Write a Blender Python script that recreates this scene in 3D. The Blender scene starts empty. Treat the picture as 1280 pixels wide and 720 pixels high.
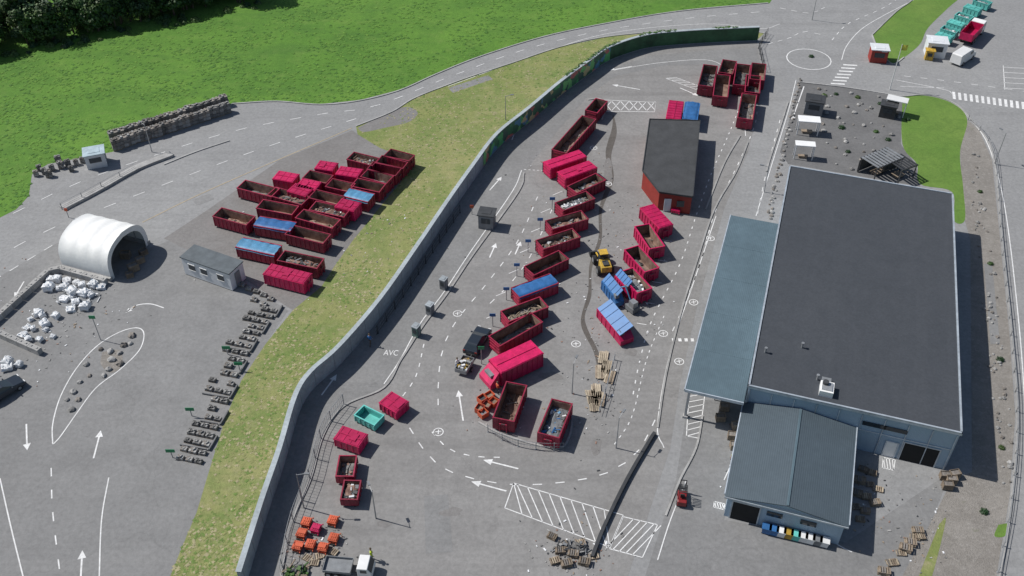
import bpy, bmesh, math, random
from mathutils import Vector, Matrix, noise
random.seed(7)
R=random.random
def U(a,b): return a+(b-a)*random.random()
# ---------------------------------------------------------------- survey (photo point -> ground position in metres)
FO=1230.0; DP=math.radians(40.8); HC=76.0
CD,SD=math.cos(DP),math.sin(DP); YH=360-FO*math.tan(DP)
def G(u,v,z=0.0):
    d=(HC-z)*FO/(CD*(v-YH))
    return Vector(((u-640)*d/FO,(d-(HC-z)*SD)/CD,z))
scene=bpy.context.scene; COL=scene.collection
# ---------------------------------------------------------------- materials
def nd(nt,t,**k):
    n=nt.nodes.new(t)
    for a,b in k.items(): setattr(n,a,b)
    return n
MATS={}
def pm(name,col,rough=.7,metal=0.,var=.2,scale=1.2,bump=0.,col2=None,rnd=.12,fine=0.,wave=None):
    if name in MATS: return MATS[name]
    m=bpy.data.materials.new(name); m.use_nodes=True; nt=m.node_tree; L=nt.links
    b=nt.nodes['Principled BSDF']; b.inputs['Roughness'].default_value=rough; b.inputs['Metallic'].default_value=metal
    tc=nd(nt,'ShaderNodeTexCoord'); n=nd(nt,'ShaderNodeTexNoise'); n.inputs['Scale'].default_value=scale; n.inputs['Detail'].default_value=7; n.inputs['Roughness'].default_value=.65
    L.new(tc.outputs['Object'],n.inputs['Vector'])
    r=nd(nt,'ShaderNodeValToRGB'); c2=col2 or tuple(min(1,c*(1+var)) for c in col); c1=tuple(c*(1-var) for c in col)
    r.color_ramp.elements[0].position=.33; r.color_ramp.elements[1].position=.67
    r.color_ramp.elements[0].color=(*c1,1); r.color_ramp.elements[1].color=(*c2,1); L.new(n.outputs['Fac'],r.inputs['Fac'])
    oi=nd(nt,'ShaderNodeObjectInfo'); mr=nd(nt,'ShaderNodeMapRange'); mr.inputs['To Min'].default_value=1-rnd; mr.inputs['To Max'].default_value=1+rnd
    L.new(oi.outputs['Random'],mr.inputs['Value'])
    h=nd(nt,'ShaderNodeHueSaturation'); L.new(mr.outputs['Result'],h.inputs['Value']); L.new(r.outputs['Color'],h.inputs['Color'])
    out=h.outputs['Color']
    if fine:
        n2=nd(nt,'ShaderNodeTexNoise'); n2.inputs['Scale'].default_value=scale*9; n2.inputs['Detail'].default_value=4; L.new(tc.outputs['Object'],n2.inputs['Vector'])
        m2=nd(nt,'ShaderNodeMapRange'); m2.inputs['From Min'].default_value=.3; m2.inputs['From Max'].default_value=.7; m2.inputs['To Min'].default_value=1-fine; m2.inputs['To Max'].default_value=1+fine
        L.new(n2.outputs['Fac'],m2.inputs['Value']); h2=nd(nt,'ShaderNodeHueSaturation'); L.new(m2.outputs['Result'],h2.inputs['Value']); L.new(out,h2.inputs['Color']); out=h2.outputs['Color']
    L.new(out,b.inputs['Base Color'])
    if wave:
        w=nd(nt,'ShaderNodeTexWave'); w.bands_direction=wave[0]; w.inputs['Scale'].default_value=wave[1]; L.new(tc.outputs['Object'],w.inputs['Vector'])
        bp=nd(nt,'ShaderNodeBump'); bp.inputs['Strength'].default_value=wave[2]; bp.inputs['Distance'].default_value=.06; L.new(w.outputs['Fac'],bp.inputs['Height']); L.new(bp.outputs['Normal'],b.inputs['Normal'])
    elif bump:
        bp=nd(nt,'ShaderNodeBump'); bp.inputs['Strength'].default_value=bump; bp.inputs['Distance'].default_value=.08
        n3=nd(nt,'ShaderNodeTexNoise'); n3.inputs['Scale'].default_value=scale*5; n3.inputs['Detail'].default_value=5; L.new(tc.outputs['Object'],n3.inputs['Vector'])
        L.new(n3.outputs['Fac'],bp.inputs['Height']); L.new(bp.outputs['Normal'],b.inputs['Normal'])
    MATS[name]=m; return m
def layered(name,cols,stretch=None,crack=False,rough=.9,bump=.3,stain=None,s=(.035,.25,2.2)):
    """several octaves of patchy tone over a large ground sheet"""
    m=bpy.data.materials.new(name); m.use_nodes=True; nt=m.node_tree; L=nt.links; b=nt.nodes['Principled BSDF']; b.inputs['Roughness'].default_value=rough
    tc=nd(nt,'ShaderNodeTexCoord'); vec=tc.outputs['Object']
    def nz(sc,det=6,ro=.6,v=None,dist=0):
        n=nd(nt,'ShaderNodeTexNoise'); n.inputs['Scale'].default_value=sc; n.inputs['Detail'].default_value=det; n.inputs['Roughness'].default_value=ro; n.inputs['Distortion'].default_value=dist
        L.new(v or vec,n.inputs['Vector']); return n.outputs['Fac']
    def mr(x,a,bb,c,d):
        n=nd(nt,'ShaderNodeMapRange'); 
        for k,val in (('From Min',a),('From Max',bb),('To Min',c),('To Max',d)): n.inputs[k].default_value=val
        L.new(x,n.inputs['Value']); return n.outputs['Result']
    def mix(f,a,bb):
        n=nd(nt,'ShaderNodeMix'); n.data_type='RGBA'; L.new(f,n.inputs['Factor'])
        for sck,x in ((n.inputs[6],a),(n.inputs[7],bb)):
            if isinstance(x,tuple): sck.default_value=(*x,1)
            else: L.new(x,sck)
        return n.outputs[2]
    c=mix(mr(nz(s[0],5,.6),.35,.65,0,1),cols[0],cols[1])
    c=mix(mr(nz(s[1],8,.7,None,.6),.42,.7,0,.75),c,cols[2])
    if len(cols)>3: c=mix(mr(nz(s[1]*3.3,6,.7),.52,.72,0,.8),c,cols[3])
    if stretch:
        mp=nd(nt,'ShaderNodeMapping'); mp.inputs['Rotation'].default_value=(0,0,stretch[0]); mp.inputs['Scale'].default_value=(stretch[1],stretch[2],1); L.new(vec,mp.inputs['Vector'])
        c=mix(mr(nz(1.0,4,.6,mp.outputs['Vector']),.5,.75,0,stretch[3]),c,stretch[4])
    if stain: c=mix(mr(nz(.55,6,.7,None,1.2),.64,.74,0,.6),c,stain)
    if crack:
        vo=nd(nt,'ShaderNodeTexVoronoi'); vo.feature='DISTANCE_TO_EDGE'; vo.inputs['Scale'].default_value=.05
        ad=nd(nt,'ShaderNodeVectorMath'); ad.operation='ADD'; nn=nd(nt,'ShaderNodeTexNoise'); nn.inputs['Scale'].default_value=.5; nn.inputs['Detail'].default_value=5; L.new(vec,nn.inputs['Vector'])
        sc=nd(nt,'ShaderNodeVectorMath'); sc.operation='SCALE'; sc.inputs['Scale'].default_value=3.0; L.new(nn.outputs['Color'],sc.inputs[0]); L.new(vec,ad.inputs[0]); L.new(sc.outputs[0],ad.inputs[1]); L.new(ad.outputs[0],vo.inputs['Vector'])
        c=mix(mr(vo.outputs['Distance'],.0,.004,.22,0),c,tuple(x*.5 for x in cols[0]))
    f=mr(nz(s[2],5,.75),.3,.7,.84,1.16); h=nd(nt,'ShaderNodeHueSaturation'); L.new(f,h.inputs['Value']); L.new(c,h.inputs['Color'])
    L.new(h.outputs['Color'],b.inputs['Base Color'])
    if bump:
        bp=nd(nt,'ShaderNodeBump'); bp.inputs['Strength'].default_value=bump; bp.inputs['Distance'].default_value=.1; L.new(nz(s[2]*2,6,.7),bp.inputs['Height']); L.new(bp.outputs['Normal'],b.inputs['Normal'])
    MATS[name]=m; return m
ASPH=layered('road_asphalt',[(.25,.25,.25),(.285,.285,.283),(.225,.225,.225)],stretch=(1.0,.03,.5,.45,(.19,.189,.188)),crack=True,stain=(.19,.188,.186))
YARD=layered('yard_asphalt',[(.225,.219,.212),(.268,.262,.255),(.19,.185,.18)],stretch=(-1.05,.03,.45,.55,(.155,.15,.145)),crack=True,stain=(.14,.132,.125))
LOT=layered('lot_asphalt',[(.20,.199,.197),(.235,.234,.232),(.172,.171,.169)],stretch=(-1.4,.03,.4,.45,(.26,.257,.252)),crack=True,stain=(.14,.137,.134))
PARK=layered('stained_asphalt',[(.188,.18,.174),(.22,.213,.207),(.16,.15,.143)],stain=(.15,.118,.105),crack=True)
PAVE=layered('dark_paving',[(.135,.134,.134),(.165,.163,.162),(.11,.109,.109)],stain=(.24,.23,.22))
GRASS=layered('meadow_grass',[(.078,.19,.018),(.115,.24,.027),(.052,.14,.015),(.13,.225,.038)],s=(.03,.11,1.4),bump=.8,rough=.95,stretch=(.5,.05,.35,.5,(.05,.13,.017)))
DRY=layered('dry_grass',[(.20,.225,.07),(.27,.265,.11),(.105,.18,.035),(.33,.295,.17)],s=(.06,.2,2.0),bump=.8,rough=.95,stretch=(-.95,.05,.4,.75,(.115,.19,.04)))
LAWN=layered('lawn_grass',[(.10,.20,.028),(.14,.23,.04),(.075,.15,.022)],s=(.1,.4,3),bump=.6,rough=.95)
GRAV=layered('gravel',[(.225,.208,.188),(.275,.255,.23),(.175,.16,.142),(.34,.32,.295)],s=(.1,.6,4),bump=.9,rough=.95,stain=(.13,.15,.07))
DIRT=layered('dirt_stain',[(.10,.09,.08),(.13,.118,.106),(.075,.067,.06)],s=(.3,1.5,4),bump=.6)
WHT=layered('road_paint',[(.68,.68,.67),(.78,.78,.77),(.48,.475,.47)],s=(.3,1.5,5),bump=0)
YEL=layered('worn_ochre_paint',[(.45,.36,.22),(.48,.39,.25),(.3,.26,.22)],s=(.3,1.5,5),bump=0)
CONC=pm('concrete',(.34,.335,.325),.85,var=.2,scale=.6,bump=.3,fine=.1)
CONCB=pm('bluish_concrete',(.33,.37,.39),.85,var=.15,scale=.35,bump=.2,fine=.12)
JOINT=pm('joint_concrete',(.25,.28,.30),.85)
RED=pm('crimson_paint',(.47,.010,.082),.42,var=.22,scale=1.4,fine=.15,rnd=.2)
DRED=pm('dark_crimson_paint',(.26,.013,.042),.5,var=.3,scale=1.3,fine=.2,rnd=.25)
BRED=pm('brick_red_cladding',(.26,.028,.02),.6,var=.15,scale=.8)
RUST=pm('rusty_steel',(.21,.10,.075),.8,var=.45,scale=1.2,bump=.3,col2=(.33,.22,.17),rnd=.3)
TARP=pm('blue_tarpaulin',(.03,.13,.33),.5,var=.25,scale=1.2,bump=.3)
TARP2=pm('pale_blue_tarpaulin',(.08,.24,.40),.55,var=.25,scale=1.2,bump=.3)
BPAN=pm('bright_blue_panel',(.035,.17,.42),.45,var=.15,scale=.8)
TEAL=pm('teal_paint',(.12,.48,.43),.5,var=.15)
GRNP=pm('green_paint',(.02,.26,.11),.5)
ORNG=pm('orange_paint',(.55,.10,.04),.5,var=.2)
YELP=pm('yellow_machine_paint',(.46,.29,.04),.55,var=.35,scale=2)
BLK=pm('black_rubber',(.02,.02,.021),.8,var=.3)
CARD=pm('graphite_car_paint',(.035,.045,.06),.25,metal=.3,var=.05)
STEEL=pm('galvanised_steel',(.34,.35,.36),.45,metal=.4,var=.15)
DSTEEL=pm('dark_steel',(.06,.062,.065),.55,metal=.3)
GLASS=pm('dark_glass',(.03,.04,.05),.08,var=.1)
WP=pm('white_paint',(.74,.74,.73),.5,var=.06)
WBAG=pm('white_woven_plastic',(.68,.69,.70),.6,var=.12,scale=3,bump=.5)
WOOD=pm('weathered_wood',(.235,.185,.135),.85,var=.35,scale=2,fine=.2,rnd=.25)
WOODP=pm('pale_wood',(.36,.30,.22),.85,var=.3,scale=2,fine=.2,rnd=.2)
STONE=pm('grey_stone',(.28,.275,.265),.9,var=.3,scale=2,bump=.6,rnd=.35)
STONEB=pm('brown_stone',(.21,.19,.17),.9,var=.35,scale=2,bump=.6,rnd=.3)
STONED=pm('dark_stone',(.16,.157,.152),.9,var=.4,scale=2,bump=.6,rnd=.3)
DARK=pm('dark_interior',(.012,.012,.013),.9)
ROOFD=layered('bitumen_roof',[(.046,.052,.062),(.052,.058,.068),(.040,.046,.055)],s=(.08,.5,4),bump=.15,rough=.85,stretch=(0,.6,.03,.35,(.062,.068,.078)),stain=(.057,.062,.07))
ROOFB=pm('blue_grey_sheet_roof',(.095,.14,.165),.5,metal=.0,var=.12,scale=.15,wave=('X',1.6,.15),fine=.07,rnd=0)
ROOFS=pm('slate_blue_sheet_roof',(.072,.095,.112),.5,var=.1,scale=.2,wave=('X',1.6,.15),rnd=0,fine=.05)
WALLB=pm('light_blue_cladding',(.30,.40,.50),.55,var=.06,scale=.3,wave=('X',2.2,.2),rnd=0)
ROOFK=pm('black_felt_roof',(.05,.052,.055),.85,var=.2,scale=.6,rnd=0,fine=.1)
TRIM=pm('pale_metal_trim',(.45,.50,.55),.4,metal=.2)
CABW=pm('cabin_white',(.6,.62,.64),.6,var=.08)
GREYP=pm('grey_paint',(.18,.19,.20),.6)
TENT=pm('tent_fabric',(.80,.80,.78),.6,var=.05,scale=.5,bump=.2)
LEAF=[pm('leaf_%d'%i,c,.6,var=.35,scale=.9,rnd=.3) for i,c in enumerate([(.028,.075,.014),(.045,.10,.018),(.022,.06,.018),(.075,.13,.03)])]
BARK=pm('bark',(.10,.075,.05),.9)
SKIN=pm('skin',(.5,.3,.22),.6)
# ---------------------------------------------------------------- mesh builder
class M:
    def __init__(s): s.v=[];s.f=[];s.mi=[];s.mats=[]
    def k(s,m):
        if m not in s.mats: s.mats.append(m)
        return s.mats.index(m)
    def add(s,vs,fs,m):
        o=len(s.v); s.v+= [tuple(x) for x in vs]; i=s.k(m)
        for f in fs: s.f.append([o+q for q in f]); s.mi.append(i)
        return s
    def box(s,c,d,m,rz=0,T=None):
        x,y,z=d[0]/2,d[1]/2,d[2]/2
        vs=[Vector((a*x,b*y,e*z)) for e in(-1,1) for a,b in((-1,-1),(1,-1),(1,1),(-1,1))]
        mt=T or Matrix.Rotation(rz,3,'Z')
        return s.add([mt@p+Vector(c) for p in vs],[(3,2,1,0),(4,5,6,7),(0,1,5,4),(1,2,6,5),(2,3,7,6),(3,0,4,7)],m)
    def prism(s,poly,z0,z1,m,mt=None):
        n=len(poly); a=sum(poly[i][0]*poly[(i+1)%n][1]-poly[(i+1)%n][0]*poly[i][1] for i in range(n))
        if a<0: poly=poly[::-1]
        s.add([(p[0],p[1],z0) for p in poly]+[(p[0],p[1],z1) for p in poly],[(i,(i+1)%n,n+(i+1)%n,n+i) for i in range(n)]+[tuple(range(n-1,-1,-1))],m)
        return s.add([(p[0],p[1],z1) for p in poly],[tuple(range(n))],mt or m)
    def side(s,prof,wf,m):
        """profile in x,z extruded across y with half-width wf(z)"""
        n=len(prof); vs=[(x,-wf(z),z) for x,z in prof]+[(x,wf(z),z) for x,z in prof]
        return s.add(vs,[(i,n+i,n+(i+1)%n,(i+1)%n) for i in range(n)]+[tuple(range(n)),tuple(range(2*n-1,n-1,-1))],m)
    def cyl(s,p,q,r,m,r2=None,n=10):
        p=Vector(p);q=Vector(q);d=(q-p).normalized(); a=d.orthogonal().normalized(); b=d.cross(a); r2=r if r2 is None else r2
        vs=[p+(a*math.cos(t)+b*math.sin(t))*r for t in [2*math.pi*i/n for i in range(n)]]+[q+(a*math.cos(t)+b*math.sin(t))*r2 for t in [2*math.pi*i/n for i in range(n)]]
        return s.add(vs,[(i,(i+1)%n,n+(i+1)%n,n+i) for i in range(n)]+[tuple(range(n-1,-1,-1)),tuple(range(n,2*n))],m)
    def mesh(s,name):
        me=bpy.data.meshes.new(name); me.from_pydata(s.v,[],s.f); 
        for m in s.mats: me.materials.append(m)
        me.polygons.foreach_set('material_index',s.mi); me.update(); return me
    def obj(s,name,parent=None,loc=(0,0,0),rz=0,smooth=False):
        o=bpy.data.objects.new(name,s.mesh(name)); o.location=loc; o.rotation_euler[2]=rz; COL.objects.link(o)
        if parent: o.parent=parent
        if smooth:
            for p in o.data.polygons: p.use_smooth=True
        return o
def tag(o,label,cat,group=None):
    o['label']=label;o['category']=cat
    if group:o['group']=group
    return o
def thing(name,loc,rz,label,cat,group=None):
    o=bpy.data.objects.new(name,None); o.location=loc; o.rotation_euler[2]=rz; o.empty_display_size=.3; COL.objects.link(o); return tag(o,label,cat,group)
def struct(o): o['kind']='structure'; return o
def stuff(o): o['kind']='stuff'; return o
KIDS={}
def copy_thing(root,loc,rz,sc=1.0,label=None):
    def cp(o,par):
        n=o.copy(); COL.objects.link(n)
        if par: n.parent=par
        for c in KIDS.get(o,[]): cp(c,n)
        return n
    n=cp(root,None); n.location=loc; n.rotation_euler[2]=rz; n.scale=(sc,sc,sc)
    if label:n['label']=label
    return n
def regkids(root):
    KIDS[root]=list(root.children)
    for c in root.children: regkids(c)
def bev(o,w=.04,seg=2):
    b=o.modifiers.new('bevel','BEVEL'); b.width=w; b.segments=seg; b.limit_method='ANGLE'; return o
# ---------------------------------------------------------------- paths
def cr(pts,n=6):
    if len(pts)<3: return pts
    out=[]; P=[pts[0]*2-pts[1]]+pts+[pts[-1]*2-pts[-2]]
    for i in range(1,len(P)-2):
        a,b,c,d=P[i-1:i+3]
        for j in range(n):
            t=j/n; out.append(.5*((2*b)+(c-a)*t+(2*a-5*b+4*c-d)*t*t+(3*b-3*c+d-a)*t**3))
    out.append(pts[-1]); return out
def path(px,smooth=True,n=6):
    p=[G(*q) for q in px]; return cr(p,n) if smooth else p
def off(pts,d):
    o=[]
    for i,p in enumerate(pts):
        a=pts[max(0,i-1)];b=pts[min(len(pts)-1,i+1)]; t=(b-a).normalized(); o.append(p+Vector((-t.y,t.x,0))*d)
    return o
def ribbon(m,pts,w,z,mat):
    l=off(pts,w/2);r=off(pts,-w/2); n=len(pts)
    m.add([(p.x,p.y,z) for p in l]+[(p.x,p.y,z) for p in r],[(i,n+i,n+i+1,i+1) for i in range(n-1)],mat)
def walk(pts,step):
    out=[];acc=0;nxt=0
    for a,b in zip(pts,pts[1:]):
        l=(b-a).length
        while nxt<=acc+l and l>0: out.append((a.lerp(b,(nxt-acc)/l),(b-a).normalized())); nxt+=step
        acc+=l
    return out
def dashes(m,px,w=.12,d=1.0,g=1.8,z=.02,smooth=True):
    for p,t in walk(path(px,smooth),d+g):
        q=p+t*d; ribbon(m,[p,q],w,z,WHT)
def line(m,px,w=.12,z=.02,smooth=True,mat=None): ribbon(m,path(px,smooth),w,z,mat or WHT)
def arrow(m,tail,head,z=.02,w=.18,hw=.5,hl=.9):
    a=G(*tail);b=G(*head);t=(b-a).normalized();n=Vector((-t.y,t.x,0)); c=b-t*hl
    ribbon(m,[a,c],w,z,WHT); m.add([(c+n*hw/1).to_tuple()[:2]+(z,),(c-n*hw).to_tuple()[:2]+(z,),(b.x,b.y,z)],[(0,1,2)],WHT)
def sheet(name,px,z,mat,smooth=False):
    p=path(px+[px[0]],smooth)[:-1] if smooth else [G(*q) for q in px]
    m=M(); a=sum(p[i].x*p[(i+1)%len(p)].y-p[(i+1)%len(p)].x*p[i].y for i in range(len(p)))
    if a<0:p=p[::-1]
    m.add([(q.x,q.y,z) for q in p],[tuple(range(len(p)))],mat); return struct(m.obj(name))
def kerb(px,w=.2,h=.12,mat=None,name='kerb',smooth=True):
    p=path(px,smooth); l=off(p,w/2);r=off(p,-w/2);n=len(p); m=M()
    vs=[(q.x,q.y,z) for z in(0,h) for q in l]+[(q.x,q.y,z) for z in(0,h) for q in r]
    fs=[]
    for i in range(n-1): fs+=[(n+i,3*n+i,3*n+i+1,n+i+1),(i,n+i,n+i+1,i+1),(2*n+i+1,3*n+i+1,3*n+i,2*n+i)]
    fs+=[(0,2*n,3*n,n),(n-1,2*n-1,4*n-1,3*n-1)]
    m.add(vs,fs,mat or CONC); return m.obj(name)
def inpoly(p,poly):
    c=False;n=len(poly);j=n-1
    for i in range(n):
        a,b=poly[i],poly[j]
        if (a[1]>p[1])!=(b[1]>p[1]) and p[0]<(b[0]-a[0])*(p[1]-a[1])/(b[1]-a[1])+a[0]: c=not c
        j=i
    return c
# ---------------------------------------------------------------- ground
m=M(); m.add([(-700,-500,-.02),(700,-500,-.02),(700,900,-.02),(-700,900,-.02)],[(0,1,2,3)],GRASS); struct(m.obj('ground'))
sheet('road',[(-140,300),(-140,900),(1500,900),(1500,-60),(900,-60),(830,5),(640,30),(380,90),(0,150)],0,ASPH)
meadow=[(-500,-400),(1000,-400),(985,-30),(962,4),(900,8),(850,13),(760,28),(680,45),(600,70),(545,92),(500,112),(450,125),(400,130),(345,126),(290,129),(215,160),(140,190),(60,205),(40,218),(36,245),(20,262),(0,272),(-60,300),(-500,480)]
sheet('meadow',meadow,.006,GRASS)
wallpx=[(946,50),(900,52),(850,55),(805,60),(760,75),(735,92),(700,118),(660,152),(620,185),(590,225),(560,268),(520,328),(475,393),(425,452),(390,484),(371,515),(352,580),(330,645),(302,735)]
strip_l=[(955,42),(930,38),(850,38),(760,46),(700,59),(640,79),(580,99),(520,122),(490,140),(445,158),(447,168),(475,185),(514,199),(503,225),(470,265),(440,302),(418,333),(402,358),(366,388),(332,430),(302,475),(283,520),(264,580),(246,640),(225,690),(205,740)]
sheet('grass_verge',strip_l+wallpx[::-1],.010,DRY)
sheet('bare_earth_patch',[(447,160),(475,146),(505,134),(522,140),(512,152),(480,160),(455,165)],.014,PARK,True)
yard=[(946,52)]+wallpx[2:]+[(780,735),(838,560),(850,480),(872,380),(905,262),(935,190),(945,150),(955,100)]
sheet('yard',yard,.005,YARD)
sheet('lane_asphalt',[(946,60),(900,62),(810,70),(765,86),(705,128),(665,162),(628,196),(598,235),(570,275),(528,338),(484,402),(434,462),(400,494),(381,525),(364,580),(342,645),(318,735),(345,735),(358,660),(385,600),(402,545),(428,508),(480,485),(500,452),(530,404),(590,318),(650,222),(700,160),(735,120),(770,95),(830,82),(890,80),(915,98),(928,130),(934,160),(948,130),(952,90)],.008,LOT)
sheet('car_park',[(-140,430),(0,345),(78,300),(130,330),(215,300),(290,345),(360,388),(332,430),(302,475),(283,520),(264,580),(246,640),(205,745),(-200,745)],.005,LOT)
sheet('container_park',[(205,298),(260,262),(350,200),(440,163),(475,185),(514,199),(503,225),(470,265),(440,302),(402,358),(366,388),(300,345)],.008,PARK)
sheet('garden_paving',[(1000,103),(1060,110),(1128,122),(1126,180),(1145,206),(1150,233),(985,205),(975,190)],.006,PAVE)
lawn=[(1128,121),(1160,120),(1192,130),(1209,150),(1200,190),(1204,235),(1206,275),(1192,275),(1190,240),(1150,230),(1146,205),(1128,180)]
sheet('lawn',lawn,.012,LAWN,True)
sheet('gravel_verge',[(1209,149),(1224,163),(1240,200),(1250,300),(1262,420),(1269,520),(1262,620),(1243,735),(1120,735),(1165,650),(1190,600),(1215,590),(1213,300),(1205,272),(1200,190)],.009,GRAV)
sheet('lawn',[(1248,656),(1262,655),(1256,670),(1243,670)],.014,LAWN,True)
sheet('dry_grass_patch',[(1174,655),(1182,652),(1160,735),(1144,735)],.014,DRY,True)
lawn2=[(1090,44),(1120,15),(1140,0),(1150,-20),(1215,-20),(1185,10),(1160,35),(1150,55),(1130,72),(1115,80),(1098,62)]
sheet('lawn',lawn2,.012,LAWN,True)
sheet('yard_forecourt',[(900,500),(940,510),(905,650),(1057,678),(1188,590),(1165,650),(1120,740),(800,740),(845,600),(860,500)],.007,LOT)
sheet('dirt_track',[(766,140),(771,165),(764,195),(767,225),(753,262),(752,300),(740,335),(739,370),(731,400),(748,440),(755,470),(750,474),(742,440),(726,404),(735,365),(737,330),(748,298),(749,260),(761,222),(757,190),(765,160)],.012,DIRT,True)
for (u,v,a,b) in [(700,300,9,4),(672,345,8,4),(660,400,10,4),(765,140,8,4),(420,300,14,4),(395,345,9,3),(690,470,14,5),(745,560,7,12),(612,270,8,5),(790,440,8,5),(565,640,14,5),(480,655,10,4),(760,215,6,14),(748,345,8,10)]:
    sheet('dirt_stain',[(u+a*math.cos(t)*U(.7,1.3),v+b*math.sin(t)*U(.7,1.3)) for t in [i*.7 for i in range(9)]],.0135,PARK,True)
for q in [[(880,640),(905,645),(898,690),(870,684)],[(530,620),(560,618),(566,690),(532,692)],[(240,250),(262,242),(268,249),(246,257)],[(1230,330),(1240,330),(1250,430),(1238,430)],[(560,110),(610,94),(616,99),(566,116)]]: sheet('asphalt_patch',q,.0125,LOT)
# tufts (uncountable)
def tufts(name,px,n,h,mats):
    poly=[G(*q) for q in px]; poly=[(p.x,p.y) for p in poly]; m=M(); k_=0;t=0
    us=[q[0] for q in px];vs=[q[1] for q in px]
    u0,u1=max(-40,min(us)),min(1320,max(us)); v0,v1=max(-12,min(vs)),min(735,max(vs))
    while k_<n and t<n*8:
        t+=1; p=G(U(u0,u1),U(v0,v1))
        if not inpoly((p.x,p.y),poly): continue
        if noise.noise(Vector((p.x*.12,p.y*.12,3)))<U(-.5,.3): continue
        k_+=1; s=h*U(.5,1.6); mt=random.choice(mats)
        for j in range(4):   # drooping blades, faces mostly towards the sky
            a=j*1.57+U(-.5,.5); c,sn=math.cos(a),math.sin(a)
            m.add([(p.x-sn*s*.45,p.y+c*s*.45,s*.16),(p.x+sn*s*.45,p.y-c*s*.45,s*.16),(p.x+c*s,p.y+sn*s,.025)],[(0,2,1)],mt)
    return stuff(tag(m.obj(name),'rough green tufts spread over the open grass','grass'))
TG=[pm('tuft_a',(.08,.19,.02),.9,rnd=0),pm('tuft_b',(.11,.23,.028),.9,rnd=0),pm('tuft_c',(.06,.155,.018),.9,rnd=0)]
TD=[pm('tuft_d',(.23,.24,.09),.9,rnd=0),pm('tuft_e',(.13,.20,.045),.9,rnd=0),pm('tuft_f',(.33,.30,.17),.9,rnd=0)]
tufts('meadow_tufts',meadow,7000,.28,TG)
tufts('verge_tufts',strip_l+wallpx[::-1],7000,.17,TD)
# ---------------------------------------------------------------- markings
m=M()
dashes(m,[(-20,285),(90,232),(200,192),(300,162),(400,143),(470,132),(560,97),(650,64),(740,41),(850,24),(960,14)],d=1.6,g=2.4)
dashes(m,[(-20,330),(60,288),(150,252),(260,210),(350,178),(440,150)],d=1.6,g=2.4)
dashes(m,[(-10,352),(40,322),(85,295)],d=1.2,g=1.2)
line(m,[(975,30),(950,36),(880,30),(760,42),(660,72),(560,108)],.1)
line(m,[(178,278),(265,236),(440,160)],.13,mat=YEL)
line(m,[(0,290),(-20,300)],.1)
for a,b in [((33,530),(34,563)),((117,573),(126,538)),((101,722),(103,688)),((402,494),(421,468)),((579,526),(573,488)),((648,586),(604,575)),((633,614),(589,602)),((30,352),(18,372)),((640,175),(645,160)),((612,238),(627,221)),((612,322),(620,304)),((644,318),(651,302)),((850,110),(873,120)),((800,112),(765,106)),((790,83),(762,88)),((1005,108),(990,150))]:
    arrow(m,a,b,w=.16,hw=.38,hl=.9)
line(m,[(158,390),(170,382),(188,380),(205,385)],.14); arrow(m,(170,382),(157,391),hw=.35,hl=.7)
line(m,[(66,556),(66,530),(76,495),(96,460),(122,432),(150,415),(172,410),(180,418),(174,438),(150,462),(120,485),(95,518),(76,545),(66,556)],.12)
line(m,[(0,598),(14,660),(30,725)],.12); line(m,[(136,597),(127,650),(124,725)],.12)
dashes(m,[(64,585),(66,640),(76,725)],d=1.1,g=1.7)
line(m,[(652,213),(640,240),(588,315),(555,365),(525,405),(500,450),(480,480)],.12)
dashes(m,[(672,246),(648,300),(612,350),(570,402),(553,440),(548,480),(548,520)],d=.9,g=1.5)
dashes(m,[(690,262),(664,318),(640,352),(612,380)],d=.9,g=1.5)
dashes(m,[(655,212),(690,214)],.1,.3,.3)
dashes(m,[(512,535),(530,562),(556,586),(600,600),(650,606),(710,602),(760,590),(800,560),(830,500)],d=.9,g=1.3)
dashes(m,[(540,540),(560,560),(590,570),(630,572)],d=.6,g=.9)
dashes(m,[(530,430),(520,470),(500,500)],d=.6,g=.9)
dashes(m,[(945,110),(945,150),(925,200),(895,262),(878,320),(860,370),(838,420)],d=.8,g=1.6)
dashes(m,[(930,120),(910,170),(890,215),(870,270),(850,330),(815,400),(800,450),(790,500)],d=.5,g=1.1)
dashes(m,[(975,150),(958,215),(948,262)],.12,1.0,1.6)
dashes(m,[(830,395),(808,450),(790,520),(765,560)],.1,.4,.6)
line(m,[(995,100),(985,140),(965,205),(945,270)],.11)
line(m,[(895,270),(868,350),(838,440),(822,530),(830,560)],.11)
line(m,[(765,88),(830,78),(890,76),(915,98),(928,130),(932,170)],.1)
dashes(m,[(840,425),(868,425)],.5,.35,.35)
for u,v in [(705,236),(690,258),(678,282),(664,308),(650,334),(634,362),(622,390),(606,420)]: line(m,[(u-14,v+8),(u-2,v+3)],.1,smooth=False)
for u,v in [(828,300),(822,325),(815,352),(806,378),(796,404)]: line(m,[(u,v),(u+12,v+2)],.1,smooth=False)
line(m,[(752,139),(754,125),(820,128),(818,140),(752,139)],.12,smooth=False)
xs=[(754+11*i) for i in range(7)]
for i in range(6): line(m,[(xs[i],138),(xs[i]+10,127)],.12,smooth=False); line(m,[(xs[i],127),(xs[i]+10,138)],.12,smooth=False)
def hatch(q,n,w=.12,diag=.12,both=False):
    P=[G(*x) for x in q]
    for i in range(4): ribbon(m,[P[i],P[(i+1)%4]],w,.02,WHT)
    for i in range(n):
        t=(i+.5)/n; a=P[0].lerp(P[1],max(0,t-diag)); b=P[3].lerp(P[2],min(1,t+diag)); ribbon(m,[a,b],w,.02,WHT)
hatch([(642,604),(779,644),(762,684),(631,635)],10,.1)
hatch([(779,646),(822,656),(803,697),(762,686)],5,.1,diag=-.2)
hatch([(862,482),(858,545),(874,548),(882,486)],9,.1,-.06)
hatch([(832,98),(870,112),(875,108),(845,97)],5,.1)
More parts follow.
